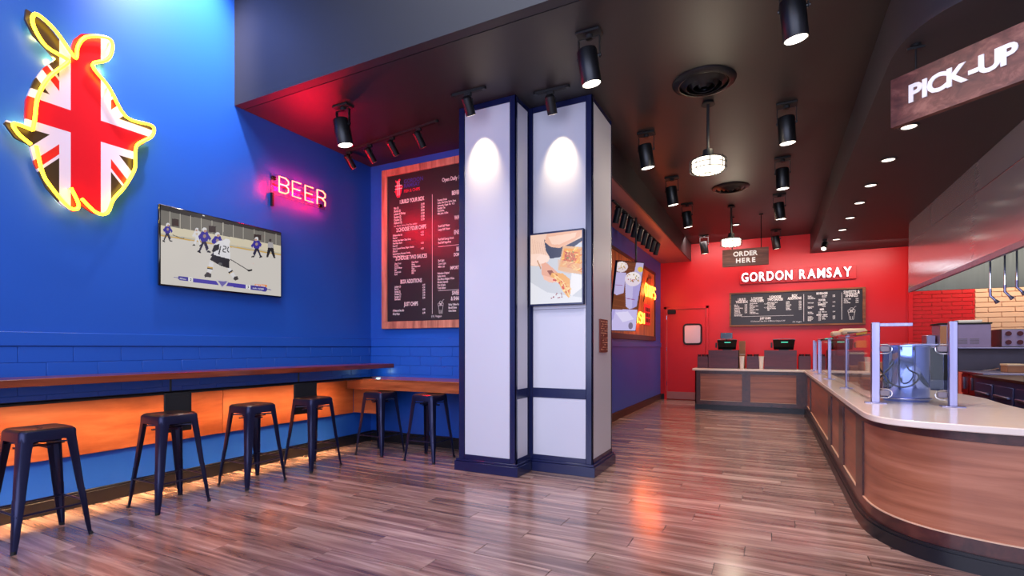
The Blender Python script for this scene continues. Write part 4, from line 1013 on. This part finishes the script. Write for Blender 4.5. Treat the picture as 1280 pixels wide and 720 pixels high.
g=MB(); g.tube([(0.995+.168*math.cos(a),5.25+.168*math.sin(a),.885) for a in [k*PI/16 for k in range(32)]],.006,6,True); g.build('foot_ring','steel',dm)
cb=thing('cable','black looped cable hanging in front of the steel drum','cable',(.85,5.02,1.1))
pts=[(.775,5.0,1.19),(.80,5.0,1.13),(.85,5.0,1.06),(.90,5.0,1.10),(.91,5.0,1.19),(.895,5.01,1.20),(.885,5.01,1.17),(.83,5.0,1.09),(.79,5.0,1.03)]
pts=[(.762,5.02,1.165),(.80,5.02,1.10),(.85,5.02,1.02),(.92,5.03,.985),(.99,5.03,1.0),(1.035,5.04,1.05),(1.03,5.04,1.09),(.98,5.04,1.12),(.965,5.03,1.15)]
g=MB(); g.tube(smooth(pts,5),.0065,6); g.tube(smooth([(.76,5.03,1.02),(.80,5.03,1.075),(.86,5.03,1.15),(.875,5.03,1.18),(.862,5.03,1.19),(.85,5.03,1.16)],5),.0055,6); g.build('cable_loop','blackm',cb)
bc=thing('cabinet','tall black-blue cabinet behind the steel drum','cabinet',(1.62,6.9,0))
MB().box(1.44,1.78,7.0,7.5,0,1.30,c=.006).build('cabinet_body','blackm',bc); MB().box(1.455,1.765,6.985,7.0,.05,.95,c=.004).build('cabinet_door','navy',bc); MB().cyl((1.75,6.97,.86),(1.75,6.97,1.2),.012,n=8).build('pull_handle','steel',bc)
g=MB()
for k in range(6): g.box(1.738,1.762,6.96,6.975,.92+k*.04,.94+k*.04)
g.build('indicator_strip','redled',bc)

# ================================================================== REGISTERS AND COUNTER CLUTTER
def register(x0,x1,y,zt_,label,rl,mon,extra=False):
    r=thing('display_riser',rl,'riser box',((x0+x1)/2,y+.15,.86)); 
    g=MB(); g.box(x0,x1,y,y+.02,.86,zt_,c=.003); g.build('front_panel','riser',r)
    g=MB(); g.box(x0,x0+.02,y+.02,y+.35,.86,zt_); g.box(x1-.02,x1,y+.02,y+.35,.86,zt_); g.box(x0,x1,y+.02,y+.35,zt_-.02,zt_-.001); g.build('riser_body','blackm',r)
    a,b_=mon; c=(a+b_)/2
    t=thing('register',label,'cash register',(c,y+.16,zt_))
    g=MB(); g.box(c-.09,c+.09,y+.09,y+.25,zt_,zt_+.015,c=.003); g.cyl((c,y+.18,zt_+.01),(c,y+.18,zt_+.1),.03,n=10); g.build('stand','black',t)
    g=MB(); vs=[(a+.015,y+.13,zt_+.012),(b_-.03,y+.13,zt_+.012),(b_,y+.07,zt_+.215),(a-.0,y+.07,zt_+.215)]; vs=vs+[(x,yy+.05,z) for x,yy,z in vs]
    g.add(vs,[(3,2,1,0),(4,5,6,7),(0,1,5,4),(1,2,6,5),(2,3,7,6),(3,0,4,7)]); mo=g.build('monitor','screenblack',t)
    MB().tube([(a,y+.095,zt_+.218),(c,y+.085,zt_+.235),(b_,y+.095,zt_+.218)],.008,6).build('top_edge','grey',mo)
    MB().box(c-.05,c+.07,y+.066,y+.075,zt_+.155,zt_+.172).build('customer_display','ledb',t)
    g=MB(); g.box(a-.04,a-.005,y+.1,y+.15,zt_+.05,zt_+.16,c=.004); g.build('card_reader','black',t)
    return t
register(-1.20,-.615,11.62,1.245,'black register on the left plum riser, nearest the red door','plum box riser carrying the left register',(-1.03,-.64))
register(-.13,.455,11.62,1.245,'black register on the middle plum riser, under the menu board','plum box riser carrying the middle register',(.03,.43))
register(.80,1.22,10.9,1.235,'dark register behind the glass screen, right of the other two','plum box riser behind the glass screen',(.77,1.09))
d2=thing('customer_screen','small dark screen above the left register','screen',(-.87,11.85,1.26))
MB().box(-.98,-.74,11.88,11.92,1.49,1.62,c=.004).build('screen_body','screenblack',d2); MB().cyl((-.86,11.90,1.245),(-.86,11.90,1.5),.015,n=8).build('pole','black',d2); MB().box(-.96,-.76,11.876,11.88,1.505,1.605).build('screen_glass','navy',d2)
bx=thing('carton','upright beige paper bag box beside the left register','box',(-.55,11.9,.86)); MB().box(-.61,-.49,11.82,11.96,.86,1.44,c=.004).build('carton_body','carton',bx)
g=MB(); g.box(-.61,-.49,11.818,11.82,1.15,1.16); g.build('fold_line','paper',bx)
def caddy(x0,x1,z1,label,n_):
    t=thing('cup_holder',label,'holder',((x0+x1)/2,11.75,.86)); MB().box(x0,x1,11.68,11.9,.86,z1-.04,c=.003).build('holder_box','riser',t)
    w_=(x1-x0)/n_
    for k in range(n_): MB().cyl((x0+w_*(k+.5),11.74,z1-.05),(x0+w_*(k+.5),11.74,z1),w_*.42,w_*.46,n=12).build('cup_stack','darkred',t)
    return t
caddy(-1.43,-1.21,1.15,'plum holder of cups at the left end of the far counter',3)
caddy(-.46,-.22,1.16,'plum holder between the left and middle registers',2)
caddy(.49,.70,1.17,'dark holder of cups right of the middle register',2)
def cup(x,l,z=1.12):
    t=thing('paper_cup',l,'cup',(x,11.62,.86)); MB().lathe([(0,0),(.035,0),(.048,z-.86),(.044,z-.86),(.032,.01)],(x,11.62,.86),16).build('cup_body','paper',t)
    MB().tube([(x+.049*math.cos(a*PI/8),11.62+.049*math.sin(a*PI/8),z) for a in range(16)],.004,5,True).build('cup_rim','plascream',t)
cup(-.545,'white paper cup just right of the left plum riser'); cup(-.18,'white paper cup just left of the middle plum riser')

rb=thing('equipment_case','red case with cream rounded lid, behind the glass screen','kitchen equipment',(1.1,9.7,.86))
MB().box(.92,1.32,9.5,9.95,1.17,1.50,c=.02).build('case_body','plastred',rb)
g=MB(); g.box(.98,1.33,9.48,9.97,1.50,1.60,c=.035); g.build('lid','plascream',rb); MB().box(.87,1.0,9.55,9.9,1.48,1.56,c=.02).build('side_lid','plascream',rb)
MB().box(1.06,1.2,9.475,9.482,1.52,1.54).build('vent_slot','brownbase',rb); MB().box(1.18,1.32,9.49,9.502,1.30,1.41).build('label_plate','yellow',rb)
MB().box(.93,1.24,9.52,9.95,.86,1.17,c=.004).build('case_base','riser',rb)
def tub(x0,x1,y0,y1,z0,z1,name,label,cat,m,lid=None):
    t=thing(name,label,cat,((x0+x1)/2,(y0+y1)/2,z0)); g=MB()
    g.xyz([(x0,y0),(x1,y0),(x1,y1),(x0,y1)],z0,z1); ob=g.build(name+'_body',m,t); b=ob.modifiers.new('b','BEVEL'); b.width=.006
    if lid: MB().box(x0-.006,x1+.006,y0-.006,y1+.006,z1-.015,z1+.01,c=.004).build('lid',lid,t)
    else: 
        MB().box(x0+.01,x1-.01,y0-.002,y0,z0+(z1-z0)*.45,z0+(z1-z0)*.5).build('fold_line','paper',t)
    return t
tub(.95,1.17,7.2,7.45,.86,1.13,'carton','kraft carton behind the glass, left of the nearest post','box','carton')
tub(.93,1.15,7.9,8.2,.86,1.06,'carton','smaller kraft carton behind the glass, farther back','box','carton')
tub(.97,1.20,8.6,8.85,.86,1.22,'storage_tub','dark tub with pale lid behind the glass','container','darkred','plascream')
tub(.86,1.10,6.35,6.6,.86,.95,'tray','low brown tray on the worktop behind the glass','tray','riser','riser')
ra=thing('counter_shelf','grey metal shelf rail crossing behind the glass screen','shelf',(1.3,10.3,.9)); MB().box(1.28,2.1,10.3,10.6,.86,.92,c=.004).build('shelf_board','grey',ra); MB().box(1.30,2.08,10.32,10.58,.0,.86,c=.004).build('shelf_base','brownbase',ra)

# ================================================================== HOOD AND KITCHEN LINE
hd=thing('range_hood','huge brushed stainless hood reflecting the lit letters','hood',(3,7,2.4))
X=2.08
MB().box(X,X+.012,3.6,10.75,3.06,ZS-.002).build('upper_panel','steely',hd)
MB().box(X-.004,X+.01,3.6,10.75,2.30,3.056).build('front_panel','steely',hd)
MB().box(X-.006,X,3.6,10.75,3.053,3.062).build('seam_strip','chrome',hd)
g=MB(); g.box(X-.008,X+.03,3.6,10.75,2.235,2.30,c=.003); g.build('lower_lip','steel',hd)
MB().box(X+.01,4.6,10.70,10.75,2.25,ZS-.005).build('end_panel','darksteel',hd)
MB().box(4.5,4.55,3.6,10.7,2.3,ZS-.005).build('rear_panel','darksteel',hd)
MB().box(X+.012,4.5,3.6,10.7,3.1,3.12).build('inner_top','darksteel',hd)
MB().box(X+.012,X+.03,3.6,10.7,2.3,3.1).build('inner_front','darksteel',hd)
for y in (5.8,7.6,9.4): MB().box(X-.0055,X-.004,y,y+.006,3.06,3.4).build('panel_joint','darksteel',hd)
for k,(x,y,z0) in enumerate(((2.279,8.0,1.86),(2.41,8.0,1.9),(2.516,8.0,1.95))):
    g=MB(); g.cyl((x+.05,y,z0+.12),(x+.05,y,3.1),.010,n=8); g.build('spray_pipe','chrome',hd)
    g=MB(); g.tube([(x+.05,y,z0+.14),(x+.05,y,z0+.06),(x+.09,y-.02,z0)],.014,8); g.cyl((x+.09,y-.02,z0),(x+.11,y-.03,z0-.03),.018,.026,n=10); g.build('spray_nozzle','steel',hd)
# cook line
ck=thing('refrigerated_drawers','dark red-brown drawer line with steel handles under the cooking line','kitchen equipment',(3,9.8,0))
MB().box(2.62,3.5,9.07,10.12,0,.93,c=.005).build('carcass','darkred',ck)
for k in range(3):
    d=MB().box(2.60,2.62,9.09+k*.34,9.41+k*.34,.62,.90,c=.004).build('drawer_front','darkred',ck)
    MB().box(2.575,2.60,9.23+k*.34,9.27+k*.34,.68,.86,c=.004).build('drawer_handle','steel',d)
    d=MB().box(2.60,2.62,9.09+k*.34,9.41+k*.34,.28,.58,c=.004).build('drawer_front','darkred',ck)
    MB().box(2.575,2.60,9.15+k*.34,9.35+k*.34,.50,.54,c=.004).build('drawer_handle','steel',d)
MB().box(2.56,3.5,9.05,10.13,.93,.95,c=.003).build('steel_top','steel',ck)
fr=thing('fryer','blue-lit steel fryer cabinet with recessed door, at right edge of photo','fryer',(2.9,8,0))
MB().box(2.45,3.3,7.0,8.95,0,.90,c=.006).build('fryer_body','fryblue',fr)
for k in range(3):
    d=MB().box(2.435,2.45,7.08+k*.62,7.62+k*.62,.35,.84,c=.01).build('door','fryblue',fr)
    MB().box(2.40,2.435,7.14+k*.62,7.56+k*.62,.70,.73,c=.006).build('handle','steel',d)
    MB().box(2.43,2.45,7.10+k*.62,7.6+k*.62,.20,.31,c=.004).build('lower_panel','brownbase',fr)
MB().box(2.42,3.3,6.98,8.97,.90,.935,c=.004).build('fryer_top','brownbase',fr)
MB().box(2.5,2.9,8.948,8.955,.15,.85).build('side_sheet','fryblue',fr)
sh=thing('steel_shelf','long steel shelf with back panel carrying the ovens','shelf',(3,10.4,1.2))
MB().box(1.9,4.7,10.15,10.65,1.285,1.305,c=.003).build('shelf_board','steel',sh)
MB().box(2.35,4.7,10.62,10.65,.93,1.285).build('back_panel','grey',sh)
for x in (2.4,4.6): MB().box(x,x+.04,10.18,10.22,.95,1.285).build('leg','steel',sh)
ov=thing('conveyor_oven','lavender steel conveyor oven with black top edge on shelf','oven',(2.65,10.4,1.305))
MB().box(2.36,2.97,10.16,10.62,1.305,1.66,c=.006).build('oven_body','lav',ov); MB().box(2.34,2.98,10.15,10.63,1.66,1.685,c=.004).build('oven_top','blackm',ov)
g=MB()
for x in (2.58,2.72):
    for k in range(4): g.box(x,x+.11,10.155,10.162,1.36+k*.022,1.372+k*.022)
g.build('vent_slots','grey',ov); MB().box(2.36,2.44,10.155,10.162,1.33,1.64).build('orange_lit_strip','carton',ov)  # kraft-coloured strip paints the orange light on the oven's end
MB().box(2.22,2.34,10.3,10.6,1.305,1.50,c=.01).build('infeed','steel',ov)
tub(2.62,2.9,10.3,10.5,1.685,1.72,'paper_stack','cream paper lying on top of the lavender oven','paper','paper','paper')
o2=thing('toaster_oven','second oven with round knobs on the shelf, at right edge','oven',(3.6,10.4,1.305))
MB().box(3.10,4.3,10.2,10.62,1.305,1.58,c=.006).build('oven_body','darksteel',o2)
MB().box(3.10,3.38,10.19,10.20,1.32,1.57).build('control_panel','lav',o2)
for a in (3.17,3.30):
    for z in (1.38,1.51): MB().cyl((a,10.165,z),(a,10.19,z),.035,n=14).build('knob','darkred',o2)
for a in (3.44,3.86):
    MB().box(a,a+.36,10.185,10.2,1.34,1.56,c=.004).build('oven_door','screenblack',o2); MB().tube([(a+.03,10.16,1.52),(a+.03,10.15,1.53),(a+.33,10.15,1.53),(a+.33,10.16,1.52)],.008,6).build('door_handle','chrome',o2)
tub(2.95,3.15,9.5,9.75,.95,1.06,'food_pan','cream food pan on the cooking line','container','carton','plascream')
tub(3.2,3.45,9.3,9.6,.95,1.10,'food_pan','kraft coloured tub right of the cream food pan','container','carton','plascream')
for k,(x,y,a,l) in enumerate(((2.7,9.6,.5,'steel tongs lying on the cooking line, nearest the drawers edge'),(2.85,9.9,.9,'steel tongs lying behind the first pair'))):
    t=thing('tongs',l,'tongs',(x,y,.955)); g=MB()
    g.tube([(x,y,.965),(x+.25*math.cos(a),y+.25*math.sin(a),1.0)],.008,6); g.tube([(x,y,.965),(x+.25*math.cos(a+.15),y+.25*math.sin(a+.15),.97)],.008,6); g.build('tongs_body','chrome',t)
